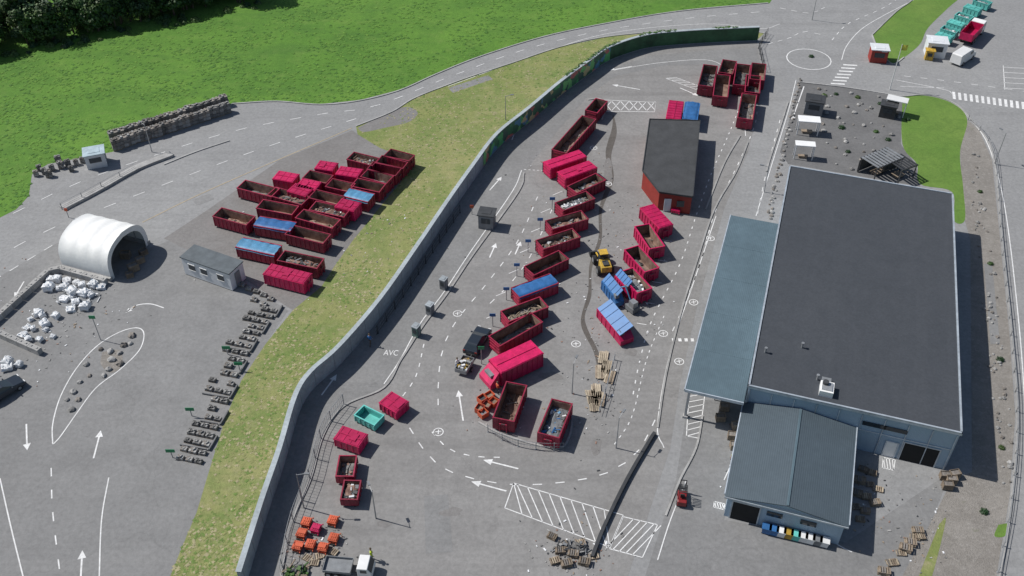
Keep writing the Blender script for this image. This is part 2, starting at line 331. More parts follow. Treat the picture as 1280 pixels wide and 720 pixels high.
hatch([(1104,572),(1119,575),(1117,588),(1103,585)],4,.1)
hatch([(893,627),(906,630),(905,637),(892,634)],4,.1)
for i in range(7):
    v=82+i*3.9; u=1072-i*2.6; ribbon(m,[G(u-18,v-1),G(u-.5,v)],.38,.02,WHT)
for i in range(15):
    u=1192+i*7.2; v=119+i*1.05; ribbon(m,[G(u,v-4),G(u+1,v+5)],.42,.02,WHT)
for i in range(5): ribbon(m,[G(1254,84+i*6.5),G(1290,86+i*6.5)],.12,.02,WHT)
ribbon(m,[G(1254,82),G(1256,112)],.12,.02,WHT)
c=G(1011,74); ribbon(m,[c+Vector((math.cos(i*.2618)*3.5,math.sin(i*.2618)*3.5,0)) for i in range(25)],.16,.02,WHT)
for (u,v) in [(548,540),(572,392),(829,417),(867,378),(888,298),(849,452),(760,230),(720,430),(742,185)]:
    c=G(u,v); ribbon(m,[c+Vector((math.cos(i*.5236)*.5,math.sin(i*.5236)*.5,0)) for i in range(13)],.1,.02,WHT); ribbon(m,[c+Vector((-.3,0,0)),c+Vector((.3,.1,0))],.1,.021,WHT); ribbon(m,[c+Vector((0,-.3,0)),c+Vector((0,.3,0))],.1,.022,WHT)
line(m,[(1052,75),(1058,58),(1075,38),(1100,22),(1142,0)],.12); dashes(m,[(1040,50),(1060,30),(1100,12),(1120,0)],d=1,g=1.4)
dashes(m,[(975,10),(1010,16),(1030,10)],d=1,g=1); line(m,[(1120,100),(1180,112),(1190,117)],.11)
dashes(m,[(960,55),(985,48),(1005,40),(1030,44)],d=1,g=1)
line(m,[(1205,140),(1232,175),(1250,230),(1262,300),(1275,420),(1282,520)],.12)
line(m,[(1125,108),(1180,110)],.1); dashes(m,[(1130,95),(1190,102),(1285,115)],d=1,g=1.5)
line(m,[(912,585),(905,600)],.1); line(m,[(822,700),(838,650),(858,600)],.1)
line(m,[(1010,660),(1056,686),(1065,690)],.1,smooth=False)
struct(m.obj('road_markings'))
cu=bpy.data.curves.new('lettering','FONT'); cu.body='AVC'; cu.size=1.15; to=bpy.data.objects.new('tmp',cu); COL.objects.link(to); bpy.context.view_layer.update()
me=bpy.data.meshes.new_from_object(to.evaluated_get(bpy.context.evaluated_depsgraph_get())); bpy.data.objects.remove(to)
o=bpy.data.objects.new('road_lettering',me); me.materials.clear(); me.materials.append(WHT); o.location=G(479,444); o.location.z=.021; o.rotation_euler[2]=-.05; o.scale=(.72,1.05,1); COL.objects.link(o); struct(o)
# kerbs
for kk in [[(290,130),(345,127),(400,131),(450,126),(500,113),(545,93),(600,71),(680,46),(760,29),(850,14),(960,4)],
          strip_l[:10],[(655,216),(648,240),(592,318),(560,366),(530,406),(508,440),(500,452),(480,485),(430,508),(404,545),(388,600),(362,660),(350,735)],
          [(935,178),(920,215),(893,262),(870,330),(850,395),(832,470),(822,535)],
          [(205,206),(245,190),(287,176)],[(1128,121),(1160,119),(1192,129),(1212,148),(1240,190),(1253,300),(1265,420),(1272,520),(1265,620),(1248,735)],
          [(985,128),(975,160),(962,200),(958,215)],[(1000,103),(1060,110),(1128,121)],[(598,528),(625,542),(665,555),(700,560),(712,545),(716,520)],
          [(735,125),(750,124),(757,135),(752,150)],[(1090,44),(1120,15),(1140,0),(1150,-20)],[(1090,44),(1098,62),(1115,80),(1130,72)],[(882,262),(905,205),(925,170)],[(878,520),(870,560),(850,600),(832,645)]]:
    struct(kerb(kk))
struct(kerb([(78,262),(120,240),(170,212),(215,194)],1.1,.35,name='concrete_island'))
# ---------------------------------------------------------------- boundary wall
WH=2.5
wp=path(wallpx,True,5)
root=thing('boundary_wall',wp[0],0,'long pale blue-grey concrete wall holding back the grass verge','wall')
rl=[q-wp[0] for q in wp]; n=len(rl)
l=off(rl,.3); m=M(); f=lambda o1,o2:[(o1+i,o1+i+1,o2+i+1,o2+i) for i in range(n-1)]
m.add([(q.x,q.y,0) for q in rl]+[(q.x,q.y,WH-.1) for q in rl]+[(q.x,q.y,WH-.1) for q in l]+[(q.x,q.y,0) for q in l],f(0,n)+f(n,2*n)+f(2*n,3*n)+[(0,n,2*n,3*n),(n-1,2*n-1,3*n-1,4*n-1)],CONCB); m.obj('wall_face',root)
m=M(); cpz=off(rl,.15); l=off(cpz,.26);r=off(cpz,-.26)
m.add([(q.x,q.y,z) for z in(WH-.097,WH) for q in l]+[(q.x,q.y,z) for z in(WH-.097,WH) for q in r],sum([[(n+i,3*n+i,3*n+i+1,n+i+1),(i,n+i,n+i+1,i+1),(2*n+i+1,3*n+i+1,3*n+i,2*n+i)] for i in range(n-1)],[]),CONCB); m.obj('coping',root)
m=M()
for p,t in walk(off(rl,.31),3.0): m.box((p.x,p.y,WH/2-.05),(.05,.03,WH-.12),JOINT,math.atan2(t.y,t.x))
m.obj('wall_joint',root)
gm=bpy.data.materials.new('graffiti_paint'); gm.use_nodes=True; nt=gm.node_tree; tc=nd(nt,'ShaderNodeTexCoord'); vo=nd(nt,'ShaderNodeTexVoronoi'); vo.inputs['Scale'].default_value=.8; nn=nd(nt,'ShaderNodeTexNoise'); nn.inputs['Scale'].default_value=1.2
ad=nd(nt,'ShaderNodeVectorMath'); nt.links.new(tc.outputs['Object'],nn.inputs['Vector']); nt.links.new(tc.outputs['Object'],ad.inputs[0]); nt.links.new(nn.outputs['Color'],ad.inputs[1]); nt.links.new(ad.outputs[0],vo.inputs['Vector'])
sp=nd(nt,'ShaderNodeSeparateColor'); nt.links.new(vo.outputs['Color'],sp.inputs[0]); rp=nd(nt,'ShaderNodeValToRGB'); nt.links.new(sp.outputs[0],rp.inputs['Fac']); rp.color_ramp.interpolation='CONSTANT'
cs=[(.05,.16,.08),(.10,.42,.14),(.06,.20,.09),(.18,.50,.16),(.45,.15,.13),(.10,.26,.36),(.06,.13,.09),(.5,.45,.22)]
rp.color_ramp.elements[0].color=(*cs[0],1); rp.color_ramp.elements[1].position=.14; rp.color_ramp.elements[1].color=(*cs[1],1)
for i,c in enumerate(cs[2:]): e=rp.color_ramp.elements.new(.28+i*.12); e.color=(*c,1)
nt.links.new(rp.outputs['Color'],nt.nodes['Principled BSDF'].inputs['Base Color'])
GREENW=pm('dark_green_boards',(.03,.09,.04),.7,var=.4,scale=.6)
def panel(i0,i1,mat,name,z0=.15,z1=WH-.14):
    q=off(rl,.36)[i0:i1]; n=len(q); m=M(); m.add([(p.x,p.y,z0) for p in q]+[(p.x,p.y,z1) for p in q],[(i,i+1,n+i+1,n+i) for i in range(n-1)],mat); return m.obj(name,root)
panel(0,21,GREENW,'painted_panel')['label']='dark green painted stretch of wall'
panel(20,44,gm,'graffiti_panel')['label']='colourful graffiti mural in greens and reds'
m=M()
for p,t in walk(off(rl,.0)[3:34],.2):
    for j in range(3):
        c=Vector((p.x+U(-.3,.2),p.y+U(-.3,.3),WH+abs(random.gauss(0,.08)))); s=U(.1,.2); a=Vector((U(-.4,.4),U(-.4,.4),1)).normalized(); b=a.orthogonal().normalized(); e=a.cross(b)
        if noise.noise(c*.25)>.0: m.add([c+b*s,c+e*s,c-b*s,c-e*s],[(0,1,2,3)],LEAF[(0,1,3)[j]])
m.obj('climbing_plant',root)['label']='green creeper growing over the wall top'
# ---------------------------------------------------------------- fences
def fence(px,h=1.1,sp=2.5,label='low steel post and rail fence',mat=None,rails=(.5,1.0),cat='fence',smooth=True,bars=0):
    mat=mat or STEEL; p=path(px,smooth); o=p[0].copy(); p=[q-o for q in p]; root=thing('fence',o,0,label,cat); m=M()
    for a,b in zip(p,p[1:]):
        for z in rails: m.cyl((a.x,a.y,z*h),(b.x,b.y,z*h),.025,mat,n=5)
    if bars:
        for q,t in walk(p,bars): m.cyl((q.x,q.y,.05),(q.x,q.y,h),.012,mat,n=4)
    m.obj('fence_rail',root)
    pm_=None
    for q,t in walk(p,sp)[:95]:
        if pm_ is None: mm=M(); mm.box((0,0,h/2+.02),(.08,.08,h+.05),mat); mm.box((0,0,.02),(.2,.2,.04),mat); po=mm.obj('post',root); pm_=po
        else: po=pm_.copy(); COL.objects.link(po); po.parent=root
        po.location=q
    return root
fence([(575,266),(545,310),(505,370),(470,420)],1.2,2.2,'dark mesh fence beside the entry lane',DSTEEL,(.1,.5,1),bars=.4)
fence([(430,506),(404,543),(388,598),(366,655),(352,720)],1.6,2.5,'tall steel mesh fence along the lane edge',STEEL,(.1,.5,1),bars=.35)
fence([(1210,150),(1228,168),(1243,200),(1251,300),(1263,420),(1270,520),(1264,620),(1246,720)],.8,3,'galvanised guard rail along the verge',STEEL,(.6,.95))
fence([(610,540),(640,556),(675,562),(705,562)],1.0,1.8,'short steel railing around the skip bay',STEEL,(.5,1),bars=.3)
fence([(78,262),(120,240),(170,212)],1.0,3,'low railing on the concrete island',STEEL,(.5,1))
fence([(768,450),(756,495),(748,520)],.9,1.8,'low steel railing by the timber slabs',STEEL,(.5,1),smooth=False)
fence([(955,90),(948,60),(960,42)],1.2,2,'short dark fence at the wall end',DSTEEL,(.1,.5,1),bars=.4,smooth=False)
b=thing('low_barrier',G(783,600),0,'long low black barrier beside the ramp','barrier'); m=M(); o=G(783,600)
p=[q-o for q in path([(818,543),(812,552),(783,602),(755,660),(740,698)])]; ribbon(m,p,.32,.4,DSTEEL)
n=len(p)
for s in(-.16,.16):
    q=off(p,s); m.add([(x.x,x.y,0) for x in q]+[(x.x,x.y,.4) for x in q],[(i,i+1,n+i+1,n+i) for i in range(n-1)],DSTEEL)
m.obj('barrier_wall',b)
# ---------------------------------------------------------------- main hall
HM=5.4
A=G(937,482,HM);Bp=G(1201,541,HM)
ex=(Bp-A); W1=ex.length; an=math.atan2(ex.y,ex.x); RT=Matrix.Rotation(-an,3,'Z')
A0=Vector((A.x,A.y,0))
def loc(u,v,z=0): return RT@(G(u,v,z)-A0)
cC=loc(988,208,HM);cD=loc(1190,243,HM); L2=(cC.y+cD.y)/2
root=thing('recycling_hall',A0,an,'large industrial hall with dark flat roof and light blue cladding','building')
m=M(); m.prism([(0,0),(W1,0),(cD.x,L2),(cC.x,L2)],0,HM-.25,WALLB); m.obj('wall',root)
m=M(); m.prism([(-.15,-.15),(W1+.15,-.15),(cD.x+.15,L2+.15),(cC.x-.15,L2+.15)],HM-.248,HM,TRIM,ROOFD)
ro=m.obj('roof',root)
m=M()
def edge(a,b,w=.18,h=.12,z=HM+.002,mat=TRIM):
    a=Vector((a[0],a[1],0));b=Vector((b[0],b[1],0));c=(a+b)/2; m.box((c.x,c.y,z+h/2),((b-a).length,w,h),mat,math.atan2((b-a).y,(b-a).x))
edge((-.05,-.05),(W1+.05,-.05)); edge((W1+.05,.1),(cD.x+.05,L2-.1)); edge((cC.x-.05,L2-.1),(-.05,.1)); edge((cC.x,L2+.05),(cD.x,L2+.05)); m.obj('roof_edge',root)
def rv(u,v,build,name):
    p=loc(u,v,HM+.3); mm=M(); build(mm,p); mm.obj(name,root)
rv(1033,487,lambda mm,p:(mm.box((p.x,p.y,HM+.35),(1.3,1.5,.7),WP),mm.box((p.x,p.y,HM+.75),(1.0,1.1,.12),STEEL),mm.cyl((p.x-.2,p.y+.3,HM+.8),(p.x-.2,p.y+.3,HM+1.1),.3,DSTEEL),mm.box((p.x-.1,p.y+1.3,HM+.2),(.9,.6,.4),GREYP)),'vent')
for (u,v) in [(1022,472),(957,438),(1003,432)]:
    rv(u,v,lambda mm,p:(mm.cyl((p.x,p.y,HM),(p.x,p.y,HM+.6),.1,STEEL),mm.cyl((p.x,p.y,HM+.6),(p.x,p.y,HM+.7),.16,STEEL)),'vent_pipe')
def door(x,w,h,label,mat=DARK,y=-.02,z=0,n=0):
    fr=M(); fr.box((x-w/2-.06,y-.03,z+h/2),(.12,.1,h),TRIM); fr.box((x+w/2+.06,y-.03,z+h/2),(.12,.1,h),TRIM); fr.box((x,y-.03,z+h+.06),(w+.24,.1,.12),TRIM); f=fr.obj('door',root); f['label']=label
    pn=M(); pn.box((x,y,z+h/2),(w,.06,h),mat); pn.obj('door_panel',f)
pl=loc(1148,575,1); door(pl.x,3.2,2.5,'open dark loading door in the blue wall')
pl=loc(1112,568,1); door(pl.x,1.0,2.1,'white side door',WP)
for t in (.62,.72): m=M(); m.box((W1*t,-.08,3.9),(2.2,.06,.5),GLASS); m.obj('window',root)
for t in [i/9 for i in range(10)]: m=M(); m.box((.15+t*(W1-.3),-.06,HM/2-.2),(.08,.08,HM-.5),TRIM); m.obj('wall_rib',root)
m=M(); m.box((W1/2,-.05,2.9),(W1-.2,.06,.1),TRIM); m.obj('wall_trim',root)
for t in [i/14 for i in range(15)]: m=M(); m.box((W1+.06+(cD.x-W1)*t,.3+t*(L2-.6),HM/2-.2),(.08,.08,HM-.5),TRIM); m.obj('wall_rib',root)
# canopy
HB=4.5
b0=loc(859,487,HB);b1=loc(911,272,HB);b2=loc(974,277,HB)
root=thing('side_canopy',A0,an,'long blue-grey sheet metal canopy along the hall','canopy'); xL=(b0.x+b1.x)/2; y0=b0.y;y1=(b1.y+b2.y)/2
m=M(); m.box(((xL-.2)/2,(y0+y1)/2,HB-.05),(abs(xL)-.2,y1-y0,.16),ROOFB); m.obj('roof',root)
for i in range(1,5): m=M(); m.box(((xL-.2)/2,y0+(y1-y0)*i/5,HB+.035),(abs(xL)-.4,.04,.015),ROOFB); m.obj('roof_seam',root)
m=M(); m.box((xL-.06,(y0+y1)/2,HB-.12),(.12,y1-y0+.1,.34),TRIM);m.box(((xL-.2)/2,y0-.06,HB-.12),(abs(xL)-.2,.12,.34),TRIM); m.obj('gutter',root)
pp=None
for i in range(7):
    y=y0+.5+(y1-y0-1)*i/6
    if not pp: mm=M(); mm.box((0,0,(HB-.15)/2),(.25,.25,HB-.15),STEEL); mm.box((0,0,.15),(.5,.5,.3),CONC); pp=mm.obj('column',root); q=pp
    else: q=pp.copy(); COL.objects.link(q); q.parent=root
    q.location=(xL+.4,y,0)
m=M(); m.box((-.35,(y0+y1)/2+3,1.9),(.1,(y1-y0)-8,3.8),GREYP); m.obj('wall',root)
m=M(); m.box((xL+.35,y1-6,1.6),(.1,10,3.2),ROOFB); m.obj('wall',root)
# annex
HA=3.1
a0=loc(910,622,HA);a1=loc(1057,652,HA); ax0,ax1=a0.x,a1.x; ay=(a0.y+a1.y)/2; xm=(ax0+ax1)/2
root=thing('front_annex',A0,an,'low blue annex with shallow ridged slate-blue roof','building')
m=M(); m.add([(ax0,ay,0),(ax1,ay,0),(ax1,-.1,0),(ax0,-.1,0),(ax0,ay,HA),(ax1,ay,HA),(ax1,-.1,HA),(ax0,-.1,HA),(xm,ay,HA+.75),(xm,-.1,HA+.75)],[(0,1,5,8,4),(1,2,6,5),(2,3,7,9,6),(3,0,4,7)],WALLB); m.obj('wall',root)
m=M(); e=.3
for sgn,xa in((-1,ax0-e),(1,ax1+e)):
    za=HA-.05; vs=[(xa,ay-e,za),(xm,ay-e,HA+.8),(xm,-.2,HA+.8),(xa,-.2,za)]; vs+=[(x,y,z+.1) for x,y,z in vs]; m.add(vs,[(0,1,2,3),(4,5,6,7),(0,1,5,4),(2,3,7,6),(3,0,4,7)],ROOFS)
m.obj('roof',root)
m=M(); m.box((xm,(ay-.2-e)/2,HA+.93),(.22,abs(ay),.06),ROOFB); m.obj('ridge_cap',root)
for x_ in (ax0-e-.05,ax1+e+.05): m=M(); m.box((x_,ay/2,HA),(.1,abs(ay),.14),TRIM); m.obj('gutter',root)
m=M(); m.box((xm,ay-e-.03,HA-.05),(ax1-ax0+.6,.06,.18),TRIM); m.obj('fascia',root)
pl=loc(931,640,1); door(pl.x,2.4,2.5,'open dark doorway',y=ay-.03)
for dx in(3,6): m=M(); m.box((ax1-dx,ay-.05,2.0),(1.4,.06,.6),GLASS); m.obj('window',root)
# ---------------------------------------------------------------- black roofed building
HD=2.9
pts=[G(u,v,HD) for u,v in [(812,149),(875,151),(866,246),(824,240),(803,213)]]
o=Vector((pts[0].x,pts[0].y,0)); root=thing('site_office',o,0,'single storey building with black felt roof and red walls','building')
pl=[(p.x-o.x,p.y-o.y) for p in pts]; cx=sum(p[0] for p in pl)/5;cy=sum(p[1] for p in pl)/5
m=M(); m.prism([((x-cx)*.97+cx,(y-cy)*.985+cy) for x,y in pl],0,HD-.2,BRED); m.obj('wall',root)
m=M(); m.prism(pl,HD-.198,HD,DSTEEL,ROOFK)
m.obj('roof',root)
m=M()
for i in range(5):
    a=Vector((*pl[i],0));b=Vector((*pl[(i+1)%5],0)); c=(a+b)/2; m.box((c.x,c.y,HD+.05),((b-a).length,.12,.1),DSTEEL,math.atan2((b-a).y,(b-a).x))
m.obj('roof_trim',root)
a=Vector((*pl[3],0));b=Vector((*pl[2],0))
a2=(a-Vector((cx,cy,0)))*.985+Vector((cx,cy,0));b2=(b-Vector((cx,cy,0)))*.985+Vector((cx,cy,0))
m=M();c=a2.lerp(b2,.3); m.box((c.x,c.y-.06,1.0),(1.0,.08,2.0),CABW); m.obj('door',root)
m=M(); c=a2.lerp(b2,.7); m.box((c.x,c.y-.06,1.5),(1.2,.08,.9),GLASS); m.obj('window',root)
# ---------------------------------------------------------------- tent hall
a=G(140,351);b=G(187,305); d=(b-a); ang=math.atan2(d.y,d.x); wT=d.length; LT=7.0
root=thing('arched_tent',a,ang,'white arched fabric storage tent with open dark end','tent')
HT=4.1; m=M(); N=24; prof=[]
for i in range(N+1):
    t=math.pi*i/N; prof.append((wT/2-wT/2*math.copysign(abs(math.cos(t))**.62,math.cos(t)),HT*abs(math.sin(t))**.55+.45*max(0,1-abs(wT/2*abs(math.cos(t))**.62)/(wT/2)*1.15)-.0))
K=16
vs=[(x,LT*kk/K,z-.12*z/HT*abs(math.sin(math.pi*kk/4))) for kk in range(K+1) for x,z in prof]
m.add(vs,[(kk*(N+1)+i,kk*(N+1)+i+1,(kk+1)*(N+1)+i+1,(kk+1)*(N+1)+i) for kk in range(K) for i in range(N)],TENT)
m.obj('fabric_cover',root,smooth=True)
m=M(); m.add([(x,LT-.05,z) for x,z in prof],[tuple(range(N+1))],TENT); m.obj('rear_wall',root)
# fabric valance round the open end
m=M(); cxm,czm=wT/2,HT*.35
inn=[((x-cxm)*.84+cxm,min(z,z*.84)) for x,z in prof]
m.add([(x,.03,z) for x,z in prof]+[(x,.03,z) for x,z in inn],[(i,i+1,N+2+i,N+1+i) for i in range(N)],TENT); m.obj('end_valance',root)
for kk in range(1,5):
    m=M(); y=[0,.25,.5,.75,.985][kk]*LT; g=.96
    for i in range(N):
        (x,z),(x2,z2)=prof[i],prof[i+1]; f=lambda x:(x-wT/2)*g+wT/2; m.cyl((f(x),y,z*g),(f(x2),y,z2*g),.05,STEEL,n=6)
    m.obj('frame_arch',root)
for x_ in (0,wT): m=M(); m.box((x_,LT/2,.25),(.5,LT,.5),CONC); m.obj('base_block',root)
# ---------------------------------------------------------------- grey cabin
a=G(226,322,2.6);b=G(286,343,2.6); d=b-a; ang=math.atan2(d.y,d.x); LC=d.length
root=thing('site_cabin',(a.x,a.y,0),ang,'white portable cabin with dark grey roof','cabin')
wc=2.5; m=M(); m.box((LC/2,wc/2,1.35),(LC,wc,2.5),CABW); m.box((LC/2,wc/2,.08),(LC-.3,wc-.3,.16),DSTEEL)
m.obj('wall',root); m=M(); m.box((LC/2,wc/2,2.68),(LC+.2,wc+.2,.14),pm('dark_slate_roof',(.085,.10,.11),.7)); m.obj('roof',root)
for t in (.2,.45,.8):
    m=M(); m.box((LC*t,-.04,1.6),(.9,.06,.8),GLASS); w=m.obj('window',root); m=M(); m.box((LC*t,-.05,2.04),(1.05,.08,.08),WP); m.box((LC*t,-.05,1.16),(1.05,.1,.08),WP); m.obj('frame',w)
m=M(); m.box((LC+.04,wc/2,1.1),(.06,.9,2.0),GREYP); m.obj('door',root)
# ---------------------------------------------------------------- small booths
def booth(u,v,w,d,h,rz,wall,roof,label,name='ticket_booth',cat='booth',over=.15):
    root=thing(name,G(u,v),rz,label,cat); m=M(); m.box((0,0,h/2),(w,d,h),wall); m.obj('wall',root); m=M(); m.box((0,0,h+.06),(w+over*2,d+over*2,.12),roof); m.box((0,0,h+.14),(w*.6,d*.6,.05),roof); m.obj('roof',root)
    m=M(); m.box((0,-d/2-.02,h*.62),(w*.6,.05,h*.35),GLASS); m.obj('window',root); m=M(); m.box((w/2+.02,0,h*.45),(.05,d*.35,h*.85),GREYP); m.obj('door',root); return root
booth(609,282,1.9,1.7,2.1,-.2,GREYP,DSTEEL,'small grey gatehouse beside the entry lane')
for u,v in [(555,360),(538,392),(521,419)]: booth(u,v,.7,.8,1.4,-.5,GREYP if u!=521 else pm('dull_green_paint',(.12,.2,.17)),pm('mid_grey_paint',(.3,.33,.35)),'narrow grey ticket machine on the kerb','ticket_machine','ticket machine',.05)
booth(1096,75,2.6,2.2,2.2,-.15,BRED,CABW,'small red shed with pale roof beside the road','garden_shed','shed')
booth(1101,76,.6,1.6,2.0,-.15,CABW,CABW,'white cupboard standing against the red shed','storage_cupboard','cupboard')
booth(1167,68,3.0,2.6,2.5,-.2,CABW,CABW,'white boxy hut at the edge of the parking','site_hut','hut')
booth(1160,74,1.2,1.0,1.6,-.2,YELP,YELP,'small yellow cabinet by the white hut','cabinet','cabinet')
booth(1016,140,2.6,2.2,2.2,-.3,GREYP,DSTEEL,'dark garden shed on grey paving','garden_shed','shed')
booth(1108,145,2.2,1.6,2.0,-.4,DSTEEL,DSTEEL,'black garden shed among stones','garden_shed','shed')
def pavilion(u,v,w,d,h,rz,roof,label,slats=0):
    root=thing('garden_pavilion',G(u,v),rz,label,'pavilion'); 
    if slats:
        m=M()
        for i in range(slats): m.box((-w/2+w*(i+.5)/slats,0,h+.08),(w/slats*.6,d,.08),roof)
        m.box((0,-d/2,h),(w,.14,.14),DSTEEL);m.box((0,d/2,h),(w,.14,.14),DSTEEL); m.box((0,d/2,h*.45),(w,.1,h*.8),DSTEEL); m.obj('slatted_roof',root)
    else: m=M(); m.box((0,0,h+.06),(w,d,.12),roof); m.obj('roof',root)
    for x in(-1,1):
        for y in(-1,1): m=M(); m.box((x*(w/2-.12),y*(d/2-.12),h/2),(.12,.12,h),WP if roof is WP else DSTEEL); m.obj('post',root)
    m=M(); m.box((0,0,.35),(w*.5,d*.4,.08),WOOD); m.box((0,0,.16),(w*.4,d*.3,.3),WOOD); m.obj('bench',root)
pavilion(1008,166,3.1,1.7,2.2,-.15,WP,'white flat-roofed display pavilion on posts'); pavilion(1003,197,2.7,1.3,2.2,-.15,WP,'small white display canopy on posts')
pavilion(1117,142,3.0,1.6,2.4,-.45,WP,'white canopy beside the black shed')
pavilion(1098,215,5.2,3.0,2.3,.55,GREYP,'dark pergola with slatted roof near the hall',9)
pavilion(1122,220,3.0,3.0,2.2,.5,DSTEEL,'black greenhouse frame near the hall',6)
# ---------------------------------------------------------------- containers
LOADM={'wood':[WOOD,WOODP,WOOD,STONEB],'mixed':[WOOD,STONED,GREYP,DSTEEL,WBAG,RUST,WOOD,RUST],'white':[WBAG,WP,STEEL,GREYP,STONED,WOOD,GREYP],'metal':[STEEL,DSTEEL,RUST,GREYP,DSTEEL,RUST],'brown':[STONEB,RUST,WOOD,RUST],'dark':[DSTEEL,RUST,STONED],'green':[LEAF[1],LEAF[3],WOOD],'blue':[TARP,TARP2,WBAG,GREYP,STONED,GREYP]}
LTXT={'wood':'heap of broken timber inside a skip','mixed':'mixed bulky waste heaped inside a skip','white':'white appliances and plastic heaped inside a skip','metal':'scrap metal heaped inside a skip','brown':'brown rubble lying inside a skip','dark':'dark refuse lying inside a skip','green':'garden waste heaped inside a skip','blue':'blue plastic sheeting and rubbish inside a skip'}
def container(p1,p2,kind='open',w=2.4,h=2.0,col=None,load=None,tarp=None,group='red waste skips on the site',ground=False,nose=False,jit=.025):
    col=col or (RED if kind=='closed' else DRED); a=G(*p1,0 if ground else h);b=G(*p2,0 if ground else h); c=(a+b)/2; L=(b-a).length; ang=math.atan2((b-a).y,(b-a).x)+U(-jit,jit)
    cn='blue' if col in(TARP,TARP2) else 'pale turquoise' if col is TEAL else 'orange' if col is ORNG else 'crimson' if col is RED else 'dark crimson'
    lab={'open':cn+' open-topped steel skip'+(' holding '+LTXT[load].split(' inside')[0].split(' lying')[0] if load else ' standing empty, rusty inside'),'closed':cn+' closed ribbed waste container with lid','tarp':cn+' steel skip covered by a blue tarpaulin'}[kind]
    root=thing('waste_skip',(c.x,c.y,0),ang,lab,'skip container',group); hl,hw=L/2,w/2; z0=.22; IN=RUST if col is not TEAL else TEAL
    m=M(); m.box((0,0,z0),(L-.1,w-.1,.1),col)
    for s in(-1,1):
        m.box((0,s*(hw-.03),(h+z0)/2),(L,.06,h-z0),col); m.box((0,s*(hw-.085),(h+z0)/2),(L-.3,.04,h-z0-.06),IN)
        n=max(4,int(L/.62))
        for i in range(n+1): m.box((-hl+.08+(L-.16)*i/n,s*(hw+.035),(h+z0)/2-.05),(.09,.07,h-z0-.15),col)
        m.box((0,s*.45,.1),(L*.96,.14,.2),DSTEEL)
    m.box((0,0,z0+.07),(L-.3,w-.2,.04),IN)
    m.box((hl-.03,0,(h+z0)/2),(.06,w-.12,h-z0),col); m.box((hl-.09,0,(h+z0)/2),(.04,w-.2,h-z0-.06),IN); m.box((-hl+.09,0,(h+z0)/2),(.04,w-.2,h-z0-.06),IN)
    for s in(-.6,0,.6): m.box((hl+.03,s,(h+z0)/2),(.06,.1,h-z0-.1),col)
    m.obj('tub',root)
    m=M(); 
    for s in(-1,1): m.box((0,s*(hw-.02),h+.05),(L+.1,.13,.1),col)
    for s in(-1,1): m.box((s*(hl-.02),0,h+.052),(.12,w-.17,.1),col)
    m.obj('rim',root)
    m=M(); m.box((-hl-.0,0,(h+z0)/2),(.06,w-.14,h-z0),col)
    for z in(.25,.55,.85): m.box((-hl-.06,0,z0+(h-z0)*z),(.06,w-.3,.09),col)
    m.cyl((-hl-.08,hw-.1,z0),(-hl-.08,hw-.1,h),.04,DSTEEL,n=6); m.obj('rear_door',root)
    if L>3.6:
        m=M(); m.box((hl+.16,.35,h*.4),(.1,.1,h*.6),col);m.box((hl+.16,-.35,h*.4),(.1,.1,h*.6),col); m.box((hl+.16,0,h*.72),(.1,.8,.1),col); m.cyl((hl+.22,-.2,h*.78),(hl+.22,.2,h*.78),.04,DSTEEL,n=6); m.obj('hook_frame',root)
        for s in(-1,1):
            for x in(-1,1): m=M(); m.cyl((x*(hl-.35),s*(.62)-.1,.12),(x*(hl-.35),s*.62+.1,.12),.12,DSTEEL,n=8); m.obj('roller',root)
    if nose:
        m=M(); m.side([(-hl-.1,.3),(-hl-1.3,.3),(-hl-1.3,.9),(-hl-.1,h)],lambda z:hw-.1-max(0,z-.9)*.12,col); m.box((-hl-.7,0,h*.75),(.5,w*.5,.3),GREYP); m.obj('compactor_nose',root)
    if kind=='closed':
        m=M(); m.box((0,0,h+.12),(L-.04,w-.06,.08),col); n=3 if nose else max(3,int(L/.62))
        for i in range(n): m.box((-hl+.2+(L-.4)*i/(n-1),0,h+.175),(.07,w-.12,.04),col)
        m.box((0,0,h+.21),(L-.3,.12,.04),col)
        if R()<.5: m.box((U(-.3,.3)*L,0,h+.22),(.7,w*.5,.06),col)
        m.obj('lid',root)
    if kind=='tarp':
        nx,ny=14,8; vs=[];
        for i in range(nx+1):
            for j in range(ny+1):
                x=-hl-.03+(L+.06)*i/nx; y=(j/ny-.5)*(w+.16); e=1-abs(j/ny-.5)*2; vs.append((x,y,h+.12+.10*math.sqrt(max(0,e))*(.6+.4*math.cos(i*2.1))+.12*noise.noise(Vector((x*1.5+c.x,y*2,c.y))) - (.25 if j in(0,ny) else 0)))
        m=M(); m.add(vs,[(i*(ny+1)+j,(i+1)*(ny+1)+j,(i+1)*(ny+1)+j+1,i*(ny+1)+j+1) for i in range(nx) for j in range(ny)],tarp or TARP); m.obj('tarpaulin_cover',root,smooth=True)
    if load and kind=='open':
        low=load in('brown','dark'); zb=h*(U(.12,.3) if low else U(.42,.6)); nx,ny=12,6; ix,iy=L/2-.14,w/2-.13; vs=[]
        for i in range(nx+1):
            for j in range(ny+1):
                x=(i/nx*2-1)*ix;y=(j/ny*2-1)*iy; e=min(1,(1-abs(i/nx*2-1))*3)*min(1,(1-abs(j/ny*2-1))*2.5); vs.append((x,y,zb+(.15 if low else .3)*e+.25*noise.noise(Vector((x*1.3+c.x,y*1.3,c.y)))))
        m=M(); ms=LOADM[load]; m.add(vs,[(i*(ny+1)+j,(i+1)*(ny+1)+j,(i+1)*(ny+1)+j+1,i*(ny+1)+j+1) for i in range(nx) for j in range(ny)],ms[-1])
        sc_=.55 if low else .85
